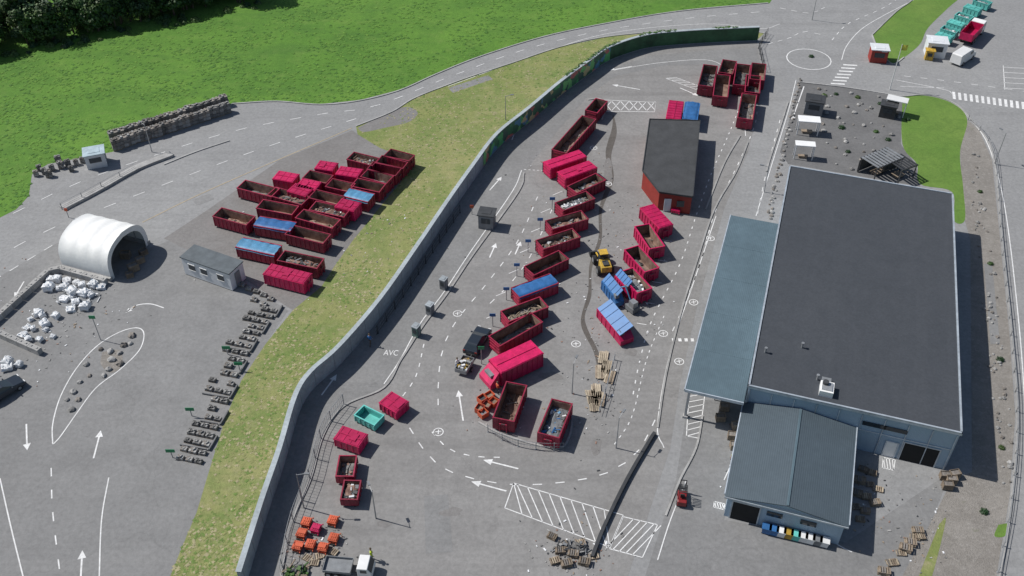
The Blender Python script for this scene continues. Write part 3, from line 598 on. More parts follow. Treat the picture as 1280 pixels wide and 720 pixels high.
        for i in range(int(L*(5 if low else 13))):
            x,y=U(-ix,ix)*.84,U(-iy,iy)*.76; T=Matrix.Rotation(U(0,6.28),3,'Z')@Matrix.Rotation(U(-.5,.5),3,'X')
            d=(U(.4,1.1),U(.06,.16),U(.04,.1)) if load=='wood' or R()<.4 else (U(.2,.6)*sc_,U(.15,.45)*sc_,U(.1,.35)*sc_)
            m.box((x,y,zb+U(.1,.45)*sc_),d,random.choice(ms),T=T)
        o=m.obj('waste_pile',None,(c.x,c.y,0),ang); tag(o,LTXT[load],'waste','loads of waste lying in skips')
    return root
LG='skips parked in the storage lot'
for p1,p2,kd,ld,tp in [
 ((272,265),(313,277),'open','brown',None),((301,231),(345,241),'open','dark',None),((322,276),(366,285),'tarp',None,TARP),((325,255),(369,264),'open',None,None),
 ((300,303),(347,314),'tarp',None,TARP2),((334,337),(385,349),'closed',None,None),((352,319),(400,331),'open','metal',None),((361,288),(409,299),'open',None,None),
 ((374,268),(421,280),'open','brown',None),((339,240),(383,251),'open','mixed',None),((345,219),(370,224),'closed',None,None),((374,229),(398,234),'closed',None,None),
 ((397,206),(419,210),'closed',None,None),((423,213),(450,218),'closed',None,None),((438,195),(470,203),'open','mixed',None),((390,243),(427,251),'open',None,None),
 ((391,257),(434,267),'open','metal',None),((423,254),(447,260),'closed',None,None),((434,241),(464,248),'tarp',None,TARP2),((411,229),(440,235),'open',None,None),
 ((443,228),(478,236),'open','brown',None),((455,217),(488,225),'open','dark',None),((463,207),(498,216),'open',None,None),((474,199),(507,207),'open','brown',None),
 ((484,191),(514,199),'open',None,None),((383,218),(412,225),'open',None,None),((364,235),(388,241),'closed',None,None)]:
    container(p1,p2,kd,w=2.0,h=1.65,load=ld,tarp=tp,group=LG,jit=.06)
CG='skips lined up beside the drop-off lane'
container((699,190),(736,147),'open',w=2.2,h=1.8,load='brown',group=CG); container((739,140),(752,125),'open',w=1.9,h=1.7,load='dark',group=CG)
for p1,p2,kd,ld,tp in [
 ((684,208),(728,192),'closed',None,None),((703,221),(740,205),'closed',None,None),((714,237),(752,222),'open','metal',None),
 ((699,259),(738,244),'open','white',None),((687,283),(730,268),'open','metal',None),((675,307),(720,291),'open','mixed',None),((660,338),(706,320),'open','brown',None),
 ((644,366),(693,349),'tarp',None,TARP),((631,396),(680,378),'open','wood',None),((617,426),(672,398),'open','dark',None)]:
    container(p1,p2,kd,w=2.0,h=1.7,load=ld,tarp=tp,group=CG,jit=.09)
container((619,459),(671,434),'closed',w=2.4,h=2.1,group=CG,nose=True)
container((646,480),(629,525),'open',w=2.2,h=1.8,load='brown',group=CG)
container((702,502),(686,545),'open',w=2.2,h=1.7,load='blue',group=CG)
for p1,p2,kd,ld,cl in [((809,258),(832,284),'closed',None,None),((802,282),(822,310),'open','brown',RED),((789,310),(815,338),'open','dark',RED),((782,338),(806,364),'open','white',RED)]:
    container(p1,p2,kd,w=2.0,h=1.75,load=ld,col=cl,group='skips standing along the middle ramp',jit=.05)
def compactor(u,v,ang,label,L=4.2,w=1.7,tilt=.5,body=None):
    root=thing('waste_compactor',G(u,v),ang,label,'compactor','blue and crimson waste compactors on the ramp'); m=M(); body=body or RED
    m.side([(-L*.5,.25),(-L*.5,1.5),(L*.3,1.5),(L*.5,.9),(L*.5,.25)],lambda z:w/2,body)
    for i in range(5):
        for s in(-1,1): m.box((-L*.45+i*L*.17,s*(w/2+.03),.85),(.09,.06,1.1),body)
    m.obj('press_body',root)
    m=M(); T=Matrix.Rotation(tilt,3,'X'); m.box((-.1,0,1.95),(L*.92,w*1.08,.07),BPAN,T=T)
    for i in range(4): c=T@Vector((-L*.36+i*L*.22,0,.06)); m.box((c.x,c.y,1.95+c.z),(.07,w*1.05,.05),TARP,T=T)
    m.obj('tilted_panel',root)
    for s in(-1,1): m=M(); m.cyl((s*L*.3,w*.45,1.3),(s*L*.3,w*.45,2.2),.05,STEEL,n=6); m.obj('panel_strut',root)
    m=M(); m.box((L*.35,-w*.2,1.5),(.5,.5,.5),GREYP); m.obj('motor_box',root)
compactor(768,413,-1.12,'crimson compactor under a long tilted bright blue panel',5.4,1.7,.45)
compactor(765,373,-1.15,'smaller compactor under a steep blue panel',3.6,1.1,.75,TARP)
compactor(779,364,-1.1,'short compactor with steep blue panel squeezed between skips',2.8,.9,.8)
root=thing('material_handler',G(790,388),2.2,'small grey handling crane beside the compactors','crane'); m=M(); m.box((0,0,.5),(1.4,1.1,.6),GREYP); m.obj('base',root); m=M(); m.box((-.2,.1,1.2),(.8,.7,.8),STEEL); m.obj('cab',root)
m=M(); m.cyl((.3,0,1.1),(1.4,0,2.7),.08,TARP2); m.obj('boom',root); m=M(); m.cyl((1.4,0,2.7),(2.6,0,1.6),.07,TARP2); m.obj('dipper_arm',root); m=M(); m.cyl((2.6,0,1.6),(2.6,0,1.1),.25,DSTEEL,.1,6); m.obj('grab',root)
container((846,127),(841,150),'closed',w=2.1,h=1.8); container((866,129),(862,150),'tarp',w=2.1,h=1.8,col=TARP,tarp=TARP)
for p1,p2,ld in [((888,82),(882,108),'dark'),((912,76),(907,92),'brown'),((905,94),(899,121),None),((930,81),(925,107),'dark'),((950,80),(945,100),None),((943,95),(939,116),'dark'),((937,118),(931,149),'dark')]:
    container(p1,p2,'open',w=2.2,h=1.75,load=ld,group='skips clustered at the far corner of the yard',jit=.06)
SG='small bins beside the fence'
container((482,497),(503,510),'closed',w=1.9,h=1.2,group=SG); container((449,513),(474,526),'open',w=1.6,h=1.0,col=TEAL,group=SG); container((423,541),(454,552),'closed',w=1.8,h=1.2,group=SG)
container((435,570),(431,596),'open',w=1.7,h=1.2,load='dark',group=SG); container((441,601),(436,625),'open',w=1.6,h=1.1,load='mixed',group=SG)
for u,v,c in [(383,652,ORNG),(416,650,ORNG),(417,672,ORNG),(377,666,ORNG),(395,660,RED),(372,682,ORNG),(388,680,ORNG),(404,684,ORNG),(845,262,RED)]:
    container((u-5,v-1),(u+5,v+1),'closed',w=.8,h=.5,col=c or RED,group='small red and orange lidded bins')
for i,(u,v) in enumerate([(1180,45),(1187,37),(1195,29),(1205,20),(1216,10),(1228,2)]):
    container((u-9,v-3),(u+10,v+3),'open' if i%2 else 'closed',w=1.6,h=1.2,col=TEAL,load='white' if i%2 else None,group='row of teal containers in the parking')
# ---------------------------------------------------------------- vehicles
def wheels(root,xs,y,r,w=.24,name='wheel'):
    for x in xs:
        for s in(-1,1):
            m=M(); m.cyl((x,s*y-w/2,r),(x,s*y+w/2,r),r,BLK,n=16); t=m.obj(name,root); m=M(); m.cyl((x,s*y-w/2-.012,r),(x,s*y+w/2+.012,r),r*.55,STEEL,n=12); m.obj('rim',t)
def car(u,v,ang,mat,label):
    root=thing('parked_car',G(u,v),ang,label,'car'); wf=lambda z:.90 if z<.8 else .84
    m=M(); m.side([(-2.1,.32),(-2.18,.6),(-2.1,.9),(-1.5,.95),(.95,.95),(1.8,.82),(2.1,.66),(2.12,.32)],wf,mat); bev(m.obj('body',root),.08,3)
    m=M(); m.side([(-2.0,.93),(-1.65,1.36),(-1.4,1.40),(.0,1.40),(.9,.94)],lambda z:.80 if z<1.1 else .60,GLASS); m.obj('window',root)
    m=M(); m.side([(-1.6,1.38),(-1.4,1.45),(-.1,1.45),(.05,1.38)],lambda z:.62,mat); bev(m.obj('roof',root),.03)
    for s in(-1,1): m=M(); m.box((2.08,s*.62,.66),(.08,.36,.14),WP); m.obj('headlight',root); m=M(); m.box((-2.16,s*.7,.78),(.06,.26,.18),BRED); m.obj('tail_light',root); m=M(); m.box((.65,s*.95,1.0),(.12,.2,.12),mat); m.obj('wing_mirror',root)
    wheels(root,(-1.3,1.32),.80,.32,.2)
    for x_ in(2.12,-2.17): m=M(); m.box((x_,0,.43),(.06,1.6,.2),DSTEEL); m.obj('bumper',root)
car(597,430,1.2,CARD,'dark estate car towing a small trailer'); 
car(6,492,.9,CARD,'dark car parked beside the block wall')
def trailer(u,v,ang,label,mat=STEEL,L=2.2,w=1.3):
    root=thing('car_trailer',G(u,v),ang,label,'trailer'); m=M(); m.box((0,0,.5),(L,w,.08),mat)
    for s in(-1,1): m.box((0,s*w/2,.75),(L,.05,.5),mat); m.box((s*L/2,0,.75),(.05,w-.06,.5),mat)
    m.obj('trailer_bed',root); m=M(); m.box((L/2+.6,0,.45),(1.2,.1,.1),DSTEEL); m.cyl((L/2+1.1,0,.05),(L/2+1.1,0,.5),.04,DSTEEL); m.obj('drawbar',root); wheels(root,(0,),w/2+.12,.28,.18)
    m=M()
    for i in range(26): m.box((U(-L/2+.3,L/2-.3),U(-w/2+.25,w/2-.25),U(.6,1.0)),(U(.2,.7),U(.1,.4),U(.1,.3)),random.choice([WBAG,WOOD,GREYP,YELP,WP]),T=Matrix.Rotation(U(0,6),3,'Z')@Matrix.Rotation(U(-.4,.4),3,'X'))
    p=G(u,v); tag(m.obj('waste_pile',None,p,ang),'household junk piled in a small trailer','waste')
trailer(581,462,1.2,'small steel trailer loaded with junk behind the dark car')
def van(u,v,ang,mat,label):
    root=thing('delivery_van',G(u,v),ang,label,'van'); m=M(); m.side([(-2.5,.35),(-2.52,1.9),(-2.3,2.0),(1.0,2.0),(1.8,1.25),(2.45,1.05),(2.55,.35)],lambda z:.95 if z<1.4 else .85,mat); bev(m.obj('body',root),.07)
    m=M(); m.box((1.44,0,1.64),(.98,1.5,.04),GLASS,T=Matrix.Rotation(.753,3,'Y')); m.obj('windscreen',root)
    for s in(-1,1): m=M(); m.box((.8,s*.9,1.5),(.8,.1,.4),GLASS); m.obj('window',root); m=M(); m.box((2.5,s*.7,.8),(.1,.35,.2),WP); m.obj('headlight',root)
    wheels(root,(-1.5,1.65),.87,.34)
van(1202,76,.75,WP,'white delivery van parked on open asphalt')
def truck(u,v,ang,cab,bed,label,L=5.0,sc=1.0,hb=1.2):
    root=thing('hook_truck',G(u,v),ang,label,'truck'); root.scale=(sc,)*3; m=M(); m.side([(1.7,.5),(1.7,2.3),(3.0,2.35),(3.45,1.5),(3.5,.5)],lambda z:1.05,cab); bev(m.obj('cab',root),.06)
    m=M(); m.box((3.26,0,1.92),(.05,1.85,.85),GLASS,T=Matrix.Rotation(-.49,3,'Y')); m.obj('windscreen',root)
    for s in(-1,1): m=M(); m.box((2.5,s*1.05,1.8),(.8,.06,.55),GLASS); m.obj('window',root); m=M(); m.box((3.5,s*.8,.8),(.08,.3,.2),WP); m.obj('headlight',root)
    m=M(); m.box((-.6,0,.7),(4.6,.9,.25),DSTEEL); m.obj('chassis',root); wheels(root,(-2.0,-1.0,2.5),.92,.45,.3)
    m=M(); m.box((-.9,0,1.0),(L,2.1,.1),bed)
    for s in(-1,1): m.box((-.9,s*1.05,1.0+hb/2),(L,.07,hb),bed); m.box((-.9+s*L/2,0,1.0+hb/2),(.07,2.02,hb),bed)
    m.obj('load_body',root)
truck(1213,48,.9,WP,RED,'white lorry carrying a crimson skip body')
truck(433,714,-.1,WP,GREYP,'small white flatbed lorry parked by the fence',3.4,.72,.4)
root=thing('wheel_loader',G(753,334),1.75,'muddy yellow wheel loader working among the skips','loader')
root.scale=(.85,.85,.85)
m=M(); m.side([(-2.2,.8),(-2.2,1.7),(-.4,1.9),(-.4,.8)],lambda z:.75,YELP); bev(m.obj('engine_hood',root),.06)
m=M(); m.box((.1,0,1.0),(1.6,1.0,.5),DSTEEL); m.obj('chassis',root)
m=M(); m.box((.1,0,2.0),(1.1,1.15,1.3),GLASS); m.obj('cab',root); m=M(); m.box((.1,0,2.7),(1.2,1.2,.1),YELP); m.obj('roof',root)
for s in(-.4,.4): m=M(); m.cyl((.8,s,1.3),(2.4,s,.9),.12,YELP,n=6); m.obj('lift_arm',root); m=M(); m.cyl((.6,s*.5,1.0),(2.2,s*.5,1.4),.07,STEEL,n=6); m.obj('hydraulic_ram',root)
m=M(); m.side([(2.3,.2),(2.3,1.1),(2.5,1.15),(3.3,.25),(3.2,.15)],lambda z:1.25,DSTEEL); m.obj('bucket',root); wheels(root,(-1.4,1.1),.95,.65,.45)
m=M(); m.box((-1.4,0,1.9),(1.0,.8,.12),DSTEEL); m.cyl((-1.0,.3,1.8),(-1.0,.3,2.4),.06,DSTEEL,n=6); m.obj('exhaust',root)
root=thing('forklift_truck',G(852,624),1.4,'dark red counterbalance forklift on the forecourt','forklift'); root.scale=(.88,)*3
m=M(); m.side([(-1.2,.3),(-1.2,.95),(-.9,1.05),(-.5,.7),(.7,.65),(.8,.3)],lambda z:.48,pm('forklift_red',(.2,.016,.018),.4)); bev(m.obj('body',root),.05)
m=M()
for x in(-.7,.5):
    for s in(-.42,.42): m.cyl((x,s,.8),(x*.8,s,1.9),.04,DSTEEL,n=5)
for i in range(6): m.box((-.55+i*.19,0,1.92),(.1,.9,.05),DSTEEL)
m.obj('overhead_guard',root)
m=M()
for s in(-.3,.3): m.box((.95,s,1.1),(.1,.1,2.0),DSTEEL)
m.box((1.0,0,.6),(.06,.9,.4),DSTEEL);m.box((.95,0,2.05),(.1,.7,.08),DSTEEL); m.obj('mast',root)
for s in(-.25,.25): m=M(); m.box((1.55,s,.12),(1.1,.11,.05),STEEL); m.obj('fork',root)
m=M(); m.box((-.3,0,.95),(.45,.45,.12),BLK); m.box((-.5,0,1.2),(.1,.45,.45),BLK); m.obj('seat',root); wheels(root,(-.8,.55),.46,.27,.2)
for i,(u,v,c) in enumerate([(603,502,ORNG),(612,498,ORNG),(600,514,ORNG),(609,510,BRED),(617,506,ORNG),(604,520,ORNG)]):
    root=thing('orange_bin',G(u,v),.9+U(-.3,.3),'small open orange sorting bin beside the skips','bin','orange sorting bins beside the skips')
    m=M(); m.box((0,0,.12),(.85,.8,.05),c)
    for s in(-1,1): m.box((s*.42,0,.38),(.05,.8,.6),c); m.box((0,s*.39,.38),(.79,.05,.6),c)
    m.obj('bin_body',root); m=M(); m.box((0,0,.3),(.74,.7,.2),random.choice([DSTEEL,WOOD,GREYP])); m.obj('bin_contents',root)
# ---------------------------------------------------------------- repeats
def rock(name,mat,r,seed):
    bm=bmesh.new(); bmesh.ops.create_icosphere(bm,subdivisions=2,radius=r)
    for v in bm.verts: v.co*=1+.35*noise.noise(v.co*1.7/r+Vector((seed,0,0))); v.co.z=max(-.3*r,v.co.z*.7); 
    for v in bm.verts: v.co.z+=.3*r
    me=bpy.data.meshes.new(name); bm.to_mesh(me); bm.free(); me.materials.append(mat); return me
RK=[rock('boulder',STONE,.45,1),rock('boulder',STONEB,.4,5),rock('boulder',STONE,.38,9)]
def putrock(u,v,s,lab,grp): 
    o=bpy.data.objects.new('boulder',random.choice(RK)); o.location=G(u,v); o.rotation_euler[2]=U(0,6); o.scale=(s*U(.8,1.3),s*U(.8,1.2),s); COL.objects.link(o); tag(o,lab,'boulder',grp)
for (u,v) in [(108,456),(126,437),(138,440),(140,450),(136,462),(150,442),(155,432),(163,430),(112,470),(100,478),(92,490),(84,500),(98,500),(150,455),(165,420),(90,512),(130,470)]:
    putrock(u,v,U(.5,1.2),'grey boulder on the teardrop traffic island','boulders on the traffic island')
sheet('gravel_patch',[(128,440),(150,438),(152,458),(138,466),(126,455)],.012,GRAV,True)
for i in range(60):
    t=i/60; u=1000-t*40+U(-3,3); v=100+t*175+U(-2,2); putrock(u,v,U(.4,.7),'small boulder edging the paved garden','boulders edging the garden')
n=0
while n<60:
    u=U(1000,1150);v=U(105,230)
    if inpoly((u,v),[(1005,108),(1125,124),(1125,180),(1140,205),(1145,228),(1080,215),(1030,208),(1028,160)]): n+=1; putrock(u,v,U(.35,.9),'natural stone sample on dark paving','garden stone samples')
for i in range(80):
    t=U(0,1); putrock(1215+45*t+U(-8,12),180+430*t,U(.25,.6),'loose stone on the gravel verge','stones on the gravel verge')
def pallet(h,load,name,label,grp,cat='pallet',st=None):
    root=thing(name,(0,0,0),0,label,cat,grp); m=M(); st=st or [STONE,STONEB]
    for y in(-.35,0,.35): m.box((0,y,.05),(1.2,.1,.1),WOOD)
    for i in range(6): m.box((-.52+i*.208,0,.12),(.12,.8,.03),WOODP if load!='stone' else WOOD)
    m.obj('pallet_base',root)
    m=M()
    if load=='stone':
        for x in(-.36,0,.36):
            for y in(-.2,.2): m.box((x,y,.135+h*U(.35,.6)),(.33,.36,h*.9),random.choice(st))
        for i in range(3): m.box((U(-.3,.3),U(-.2,.2),.2+h),(.3,.22,.12),random.choice(st),U(0,3))
        m.obj('stone_stack',root)
    elif load=='wood':
        for kz in range(int(h/.16)):
            jx,jr=U(-.06,.06),U(-.12,.12); T=Matrix.Rotation(jr,3,'Z')
            for i in range(5): c=T@Vector((-.5+i*.25+jx,0,0)); m.box((c.x,c.y,.22+kz*.16),(.16,.8+U(-.1,.1),.04),random.choice([WOOD,WOODP,WOOD,STONEB]),jr)
            for y in(-.35,.35): c=T@Vector((0,y,0)); m.box((c.x,c.y,.16+kz*.16),(1.2,.1,.07),WOOD,jr)
        m.obj('pallet_stack',root)
    elif load=='blocks':
        for z in range(int(h/.5)):
            for x in(-.3,.3): m.box((x+U(-.03,.03),U(-.03,.03),.4+z*.5),(.58,.86,.46),random.choice(st),U(-.04,.04))
        for i in range(5): m.box((U(-.4,.4),U(-.25,.25),.2+int(h/.5)*.5),(.3,.25,.18),random.choice(st),U(0,3))
        m.obj('stone_block',root)
    else:
        for z in [.2+.14*i for i in range(int(h/.14))]:
            for s in(-1,1): m.box((0,s*.38,z),(1.2,.04,.11),WOOD); m.box((s*.58,0,z),(.04,.72,.11),WOOD)
        m.box((0,0,.14+h*.4),(1.08,.68,h*.7),STONEB); m.obj('crate_side',root)
    regkids(root); return root
used={}
def put(root,u,v,rz,sc=1.0):
    if root not in used: used[root]=1; root.location=G(u,v); root.rotation_euler[2]=rz; root.scale=(sc,)*3; return root
    return copy_thing(root,G(u,v),rz,sc)
PS=[pallet(.42,'stone','stone_pallet','wooden pallet stacked with grey paving stone samples','stone sample pallets along the lot edge',st=s) for s in([STONE,STONED],[STONEB,STONE],[STONED,STONE],[STONE,STONEB])]
BLKD=pm('grey_stone_divider',(.15,.152,.155),.9)
q=[(350,390),(322,425),(300,470),(280,525),(256,578)]
for i in range(21):
    s=i/20*4; kq=min(3,int(s)); f=s-kq; u=q[kq][0]*(1-f)+q[kq+1][0]*f; v=q[kq][1]*(1-f)+q[kq+1][1]*f
    nb=3 if i%5 in(1,2) or i>17 else 2
    for j in range(nb):
        if R()<.93: put(random.choice(PS),u-11.5*j-7,v-2.4*j,-.25+U(-.05,.05),U(.62,.76))
    if i%3==0:
        bw=thing('display_bay',G(u-8,v+6),-.22,'low grey stone divider between stone displays','divider','dividers between stone display bays'); m=M(); m.box((-.9*nb/2,0,.12),(.95*nb,.12,.24),BLKD); m.obj('divider_board',bw)
        m=M(); m.box((.35,.9,.15),(.14,1.9,.3),BLKD); m.obj('bay_back',bw)
for (u,v) in [(312,362),(321,366),(330,370),(339,375),(303,357),(318,376),(330,382)]: put(random.choice(PS),u,v,-.3,.7)
PC=[pallet(1.5,'blocks','stone_stack','tall stack of grey-brown stone blocks in a long row','stone blocks stacked beside the meadow','stone stack',st=s) for s in ([STONEB,STONED,STONE],[STONE,STONEB,STONEB],[STONED,STONEB,STONE])]
for i in range(17):
    t=i/16
    for j in range(2):
        put(random.choice(PC),147+137*t+j*-3,186-45*t+j*-8.5+U(-.6,.6),.55+U(-.06,.06),U(.95,1.05))
for (u,v) in [(46,220),(56,217),(66,213),(77,210),(86,208),(96,206),(62,221),(50,213),(74,203),(90,214),(104,203)]: put(random.choice(PC),u,v,.4+U(-.2,.2),U(.5,.7))
booth(122,205,2.6,2.2,2.1,.35,CABW,pm('pale_blue_sheet',(.4,.5,.55)),'small white and pale blue storage container','storage_container','container')
PW=[pallet(h,'wood','pallet_pile','pile of stacked wooden pallets on asphalt','piles of wooden pallets') for h in(.35,.6,.17)]
for (u,v) in [(1078,588),(1090,592),(1074,602),(1087,606),(1070,618),(1083,622),(1097,612),(1068,634),(1081,640),(1093,630),(1075,650),(1146,665),(1137,680),(1126,692),(1115,704),(1104,716),(1150,672),(1143,672),(1131,687),(690,672),(726,680),(742,696),(700,690),(716,694),(730,704),(708,706),(694,702)]:
    put(random.choice(PW),u,v,U(-.5,.3),U(.7,.9))
# pale flat slabs and planks beside the ramp
for i,(u,v,a) in enumerate([(754,448,.2),(758,460,.15),(750,466,.3),(762,472,.1),(745,490,.35),(739,497,.5),(750,500,.2),(742,506,.4)]):
    root=thing('timber_slab',G(u,v),a+1.2,'pale flat timber panel lying on asphalt','timber panel','timber panels beside the ramp'); m=M()
    for kx in range(5): m.box((0,-.42+kx*.21,.16),(2.0+U(-.2,.2),.17,.05),random.choice([WOODP,WOOD,WOODP]))
    for x in(-.7,.7): m.box((x,0,.075),(.1,1.0,.11),WOOD)
    m.obj('plank_deck',root)
PX=pallet(.9,'crate','wire_crate','stacked storage crate beside the gravel','storage crates near the hall','crate')
for (u,v) in [(1180,598),(1188,603),(1183,610),(1192,596),(920,535),(915,548),(918,560),(900,525),(905,512)]: put(PX,u,v,U(-.2,.2),.8)
for (u,v) in [(168,338),(176,328),(163,346),(158,322),(180,318)]: put(PX,u,v,U(-.6,.9),U(.7,1.0))
for (u,v) in [(398,696),(408,692),(392,704),(384,698),(416,690)]: put(PW[2],u,v,U(-.5,.5),.8)
def heap(u,v,rx,ry,n,mats,label,hz=.5,sz=1.0):
    p=G(u,v); m=M(); N2=18; vs=[(0,0,hz)]
    for rr,zz in ((.5,.7),(1,.0)):
        for i in range(N2): a=i*2*math.pi/N2; f=1+.25*noise.noise(Vector((math.cos(a)*2+u,math.sin(a)*2,v))); vs.append((rx*rr*math.cos(a)*f,ry*rr*math.sin(a)*f,hz*zz*.8))
    m.add(vs,[(0,1+i,1+(i+1)%N2) for i in range(N2)]+[(1+i,1+N2+i,1+N2+(i+1)%N2,1+(i+1)%N2) for i in range(N2)],mats[0])
    for i in range(n):
        a=U(0,6.28);r=math.sqrt(R())*1.05; d=(U(.5,1.3)*sz,U(.05,.14),U(.04,.1)) if R()<.6 else (U(.15,.5)*sz,U(.15,.4)*sz,U(.08,.3)*sz)
        m.box((rx*r*math.cos(a),ry*r*math.sin(a),max(.08,hz*(1-r)+U(0,.25))),d,random.choice(mats),T=Matrix.Rotation(U(0,6),3,'Z')@Matrix.Rotation(U(-.3,.3),3,'X'))
    tag(m.obj('debris_heap',None,p),label,'debris heap')
heap(715,686,1.6,.9,70,[STONED,WOOD,GREYP,DSTEEL,STONED,STONE],'grey mixed scrap and timber heap on asphalt',.4,.8)
heap(372,714,1.0,.8,30,[STONED,LEAF[1],WOOD,DSTEEL],'small dark heap of green waste by the fence',.4)
heap(98,372,2.6,1.8,30,[GREYP,WBAG,WBAG],'crumpled white plastic between the bulk bags',.25,.8)
m=M()
for cu_,cv_,su,sv,n_ in [(755,330,14,90,110),(690,320,30,60,80),(750,490,18,40,80),(715,690,30,20,90),(400,690,30,15,60),(620,500,20,18,50),(1085,620,20,35,60),(420,300,70,40,60),(80,380,50,30,80),(920,545,10,30,30),(800,350,18,50,60),(1150,650,30,40,50),(60,440,30,25,40)]:
    for i in range(n_):
        p=G(cu_+random.gauss(0,su),cv_+random.gauss(0,sv)); s=U(.05,.15); m.box((p.x,p.y,.044),(s*U(1,2.5),s,.04),random.choice([WOOD,STONE,STONED,WBAG,DSTEEL,RUST,STONED]),U(0,3))
stuff(tag(m.obj('scattered_litter'),'scraps of wood and plastic scattered over asphalt','litter'))
def bag(sq):
    bm=bmesh.new(); bmesh.ops.create_cube(bm,size=1); bmesh.ops.subdivide_edges(bm,edges=bm.edges[:],cuts=4,use_grid_fill=True); s=U(0,90)
    for v in bm.verts:
        n=noise.noise(v.co*2.6+Vector((s,0,0))); r=Vector((v.co.x,v.co.y,0)); f=1+.1*(1-abs(v.co.z)*2); v.co.x*=f+n*.35; v.co.y*=f+n*.3; v.co.z=(v.co.z+.5)*sq+n*.2*(v.co.z+.5)+(.12-.3*r.length if v.co.z>.4 else 0); v.co.z=max(0,v.co.z)
    me=bpy.data.meshes.new('bag_sack'); bm.to_mesh(me); bm.free(); me.materials.append(WBAG)
    for p in me.polygons:p.use_smooth=R()<.3
    root=thing('bulk_bag',(0,0,0),0,'white woven bulk bag beside the block wall','bulk bag','white bulk bags piled by the tent'); o=bpy.data.objects.new('bag_sack',me); o.parent=root; COL.objects.link(o)
    lm=TARP2 if R()<.6 else WBAG
    for a,b in((-.4,-.4),(.4,-.4),(.4,.4),(-.4,.4)): m=M(); m.cyl((a,b,.9*sq),(a*.6,b*.6,1.2*sq),.03,lm,n=4); m.obj('lifting_loop',root)
    regkids(root); return root
BG=[bag(x) for x in(1.0,.6,.85,.45,.7)]
for (u,v) in [(66,352),(76,350),(86,352),(96,354),(106,356),(116,360),(126,362),(72,362),(84,364),(95,366),(104,370),(90,376),(80,374),(98,382),(92,388),(106,384),(62,360),(48,396),(40,402),(32,412),(44,412),(56,404),(60,414),(36,424),(48,424),(72,398),(14,455),(22,460),(8,462),(66,424),(112,372),(120,352),(28,420),(54,396)]:
    put(random.choice(BG),u+U(-3,3),v+U(-3,3),U(0,3),U(.5,1.0))
bl=[]
root=thing('concrete_block',(0,0,0),0,'grey interlocking concrete block forming a bay wall','concrete block','concrete blocks walling the storage bays'); m=M(); m.box((0,0,.4),(1.55,.6,.8),CONC); m.obj('block_body',root)
for x_ in(-.4,.4): m=M(); m.box((x_,0,.84),(.2,.2,.08),CONC); m.obj('stud',root)
regkids(root)
for q in [[(-10,408),(62,343)],[(62,343),(76,340),(135,356)],[(0,420),(52,443)],[(52,443),(64,432)]]:
    p=path(q,False)
    for c,t in walk(p,1.6)[:-1]:
        c2=c+t*.8; an_=math.atan2(t.y,t.x)
        if not bl: bl.append(1); root.location=c2; root.rotation_euler[2]=an_
        else: copy_thing(root,c2,an_)
# ---------------------------------------------------------------- bins at the annex wall
def bin_(u,v,col,rz,label,w=.9,d=.8,h=.95):
    root=thing('wheeled_bin',G(u,v),rz,label,'bin','bins lined up at the annex wall'); m=M(); m.add([(-w*.42,-d*.42,.1),(w*.42,-d*.42,.1),(w*.42,d*.42,.1),(-w*.42,d*.42,.1),(-w/2,-d/2,h),(w/2,-d/2,h),(w/2,d/2,h),(-w/2,d/2,h)],[(3,2,1,0),(4,5,6,7),(0,1,5,4),(1,2,6,5),(2,3,7,6),(3,0,4,7)],col); m.obj('body',root)
    m=M(); m.box((0,0,h+.04),(w+.08,d+.08,.07),col); m.obj('lid',root); wheels(root,(-.3,.3),d*.35,.08,.05)
for i,(c,n) in enumerate([(TARP,'blue'),(TARP,'blue'),(WP,'white'),(YELP,'yellow'),(TEAL,'turquoise'),(WP,'white'),(WP,'white'),(GREYP,'grey'),(WP,'white')]): bin_(957+i*9,665+i*2.1,c,an,n+' lidded bin against the annex wall',.8,.7,.8)
# ---------------------------------------------------------------- lamps, flag pole, signs
def lamp(u,v,h,rz,label='slender grey street lamp'):
    root=thing('street_lamp',G(u,v),rz,label,'street lamp','street lamps around the site'); m=M(); m.cyl((0,0,0),(0,0,h),.07,STEEL,.04,8); m.obj('pole',root); m=M(); m.cyl((0,0,h-.1),(.8,0,h+.1),.03,STEEL,n=6); m.obj('arm',root); m=M(); m.box((.95,0,h+.1),(.5,.22,.1),GREYP); m.obj('lamp_head',root)
for u,v,h,rz in [(190,190,4.5,2.5),(715,492,4.5,1.2),(380,635,5,0),(1015,25,5,0),(770,560,4.5,1),(470,648,4,2),(893,500,4,3),(632,150,4,.2),(1243,205,5,2),(955,240,4,2.8)]: lamp(u,v,h,rz)
root=thing('flag_pole',G(1112,112),0,'tall white flag pole with small yellow flag','flag pole'); m=M(); m.cyl((0,0,0),(0,0,7.6),.09,WP,.05,8); m.obj('pole',root); m=M()
vs=[(i*.14,.08*math.sin(i*1.1),z) for i in range(8) for z in(6.6,7.5)]; m.add(vs,[(2*i,2*i+2,2*i+3,2*i+1) for i in range(7)],pm('flag_yellow',(.6,.55,.08))); m.obj('flag',root)
def sign(u,v,col,label,h=2.2,w=.8,hh=.6,rz=0):
    root=thing('road_sign',G(u,v),rz,label,'sign'); m=M(); m.cyl((0,0,0),(0,0,h),.05,STEEL,n=6); m.obj('pole',root); m=M(); m.box((0,-.07,h-.1),(w,.04,hh),col); m.obj('sign_plate',root)
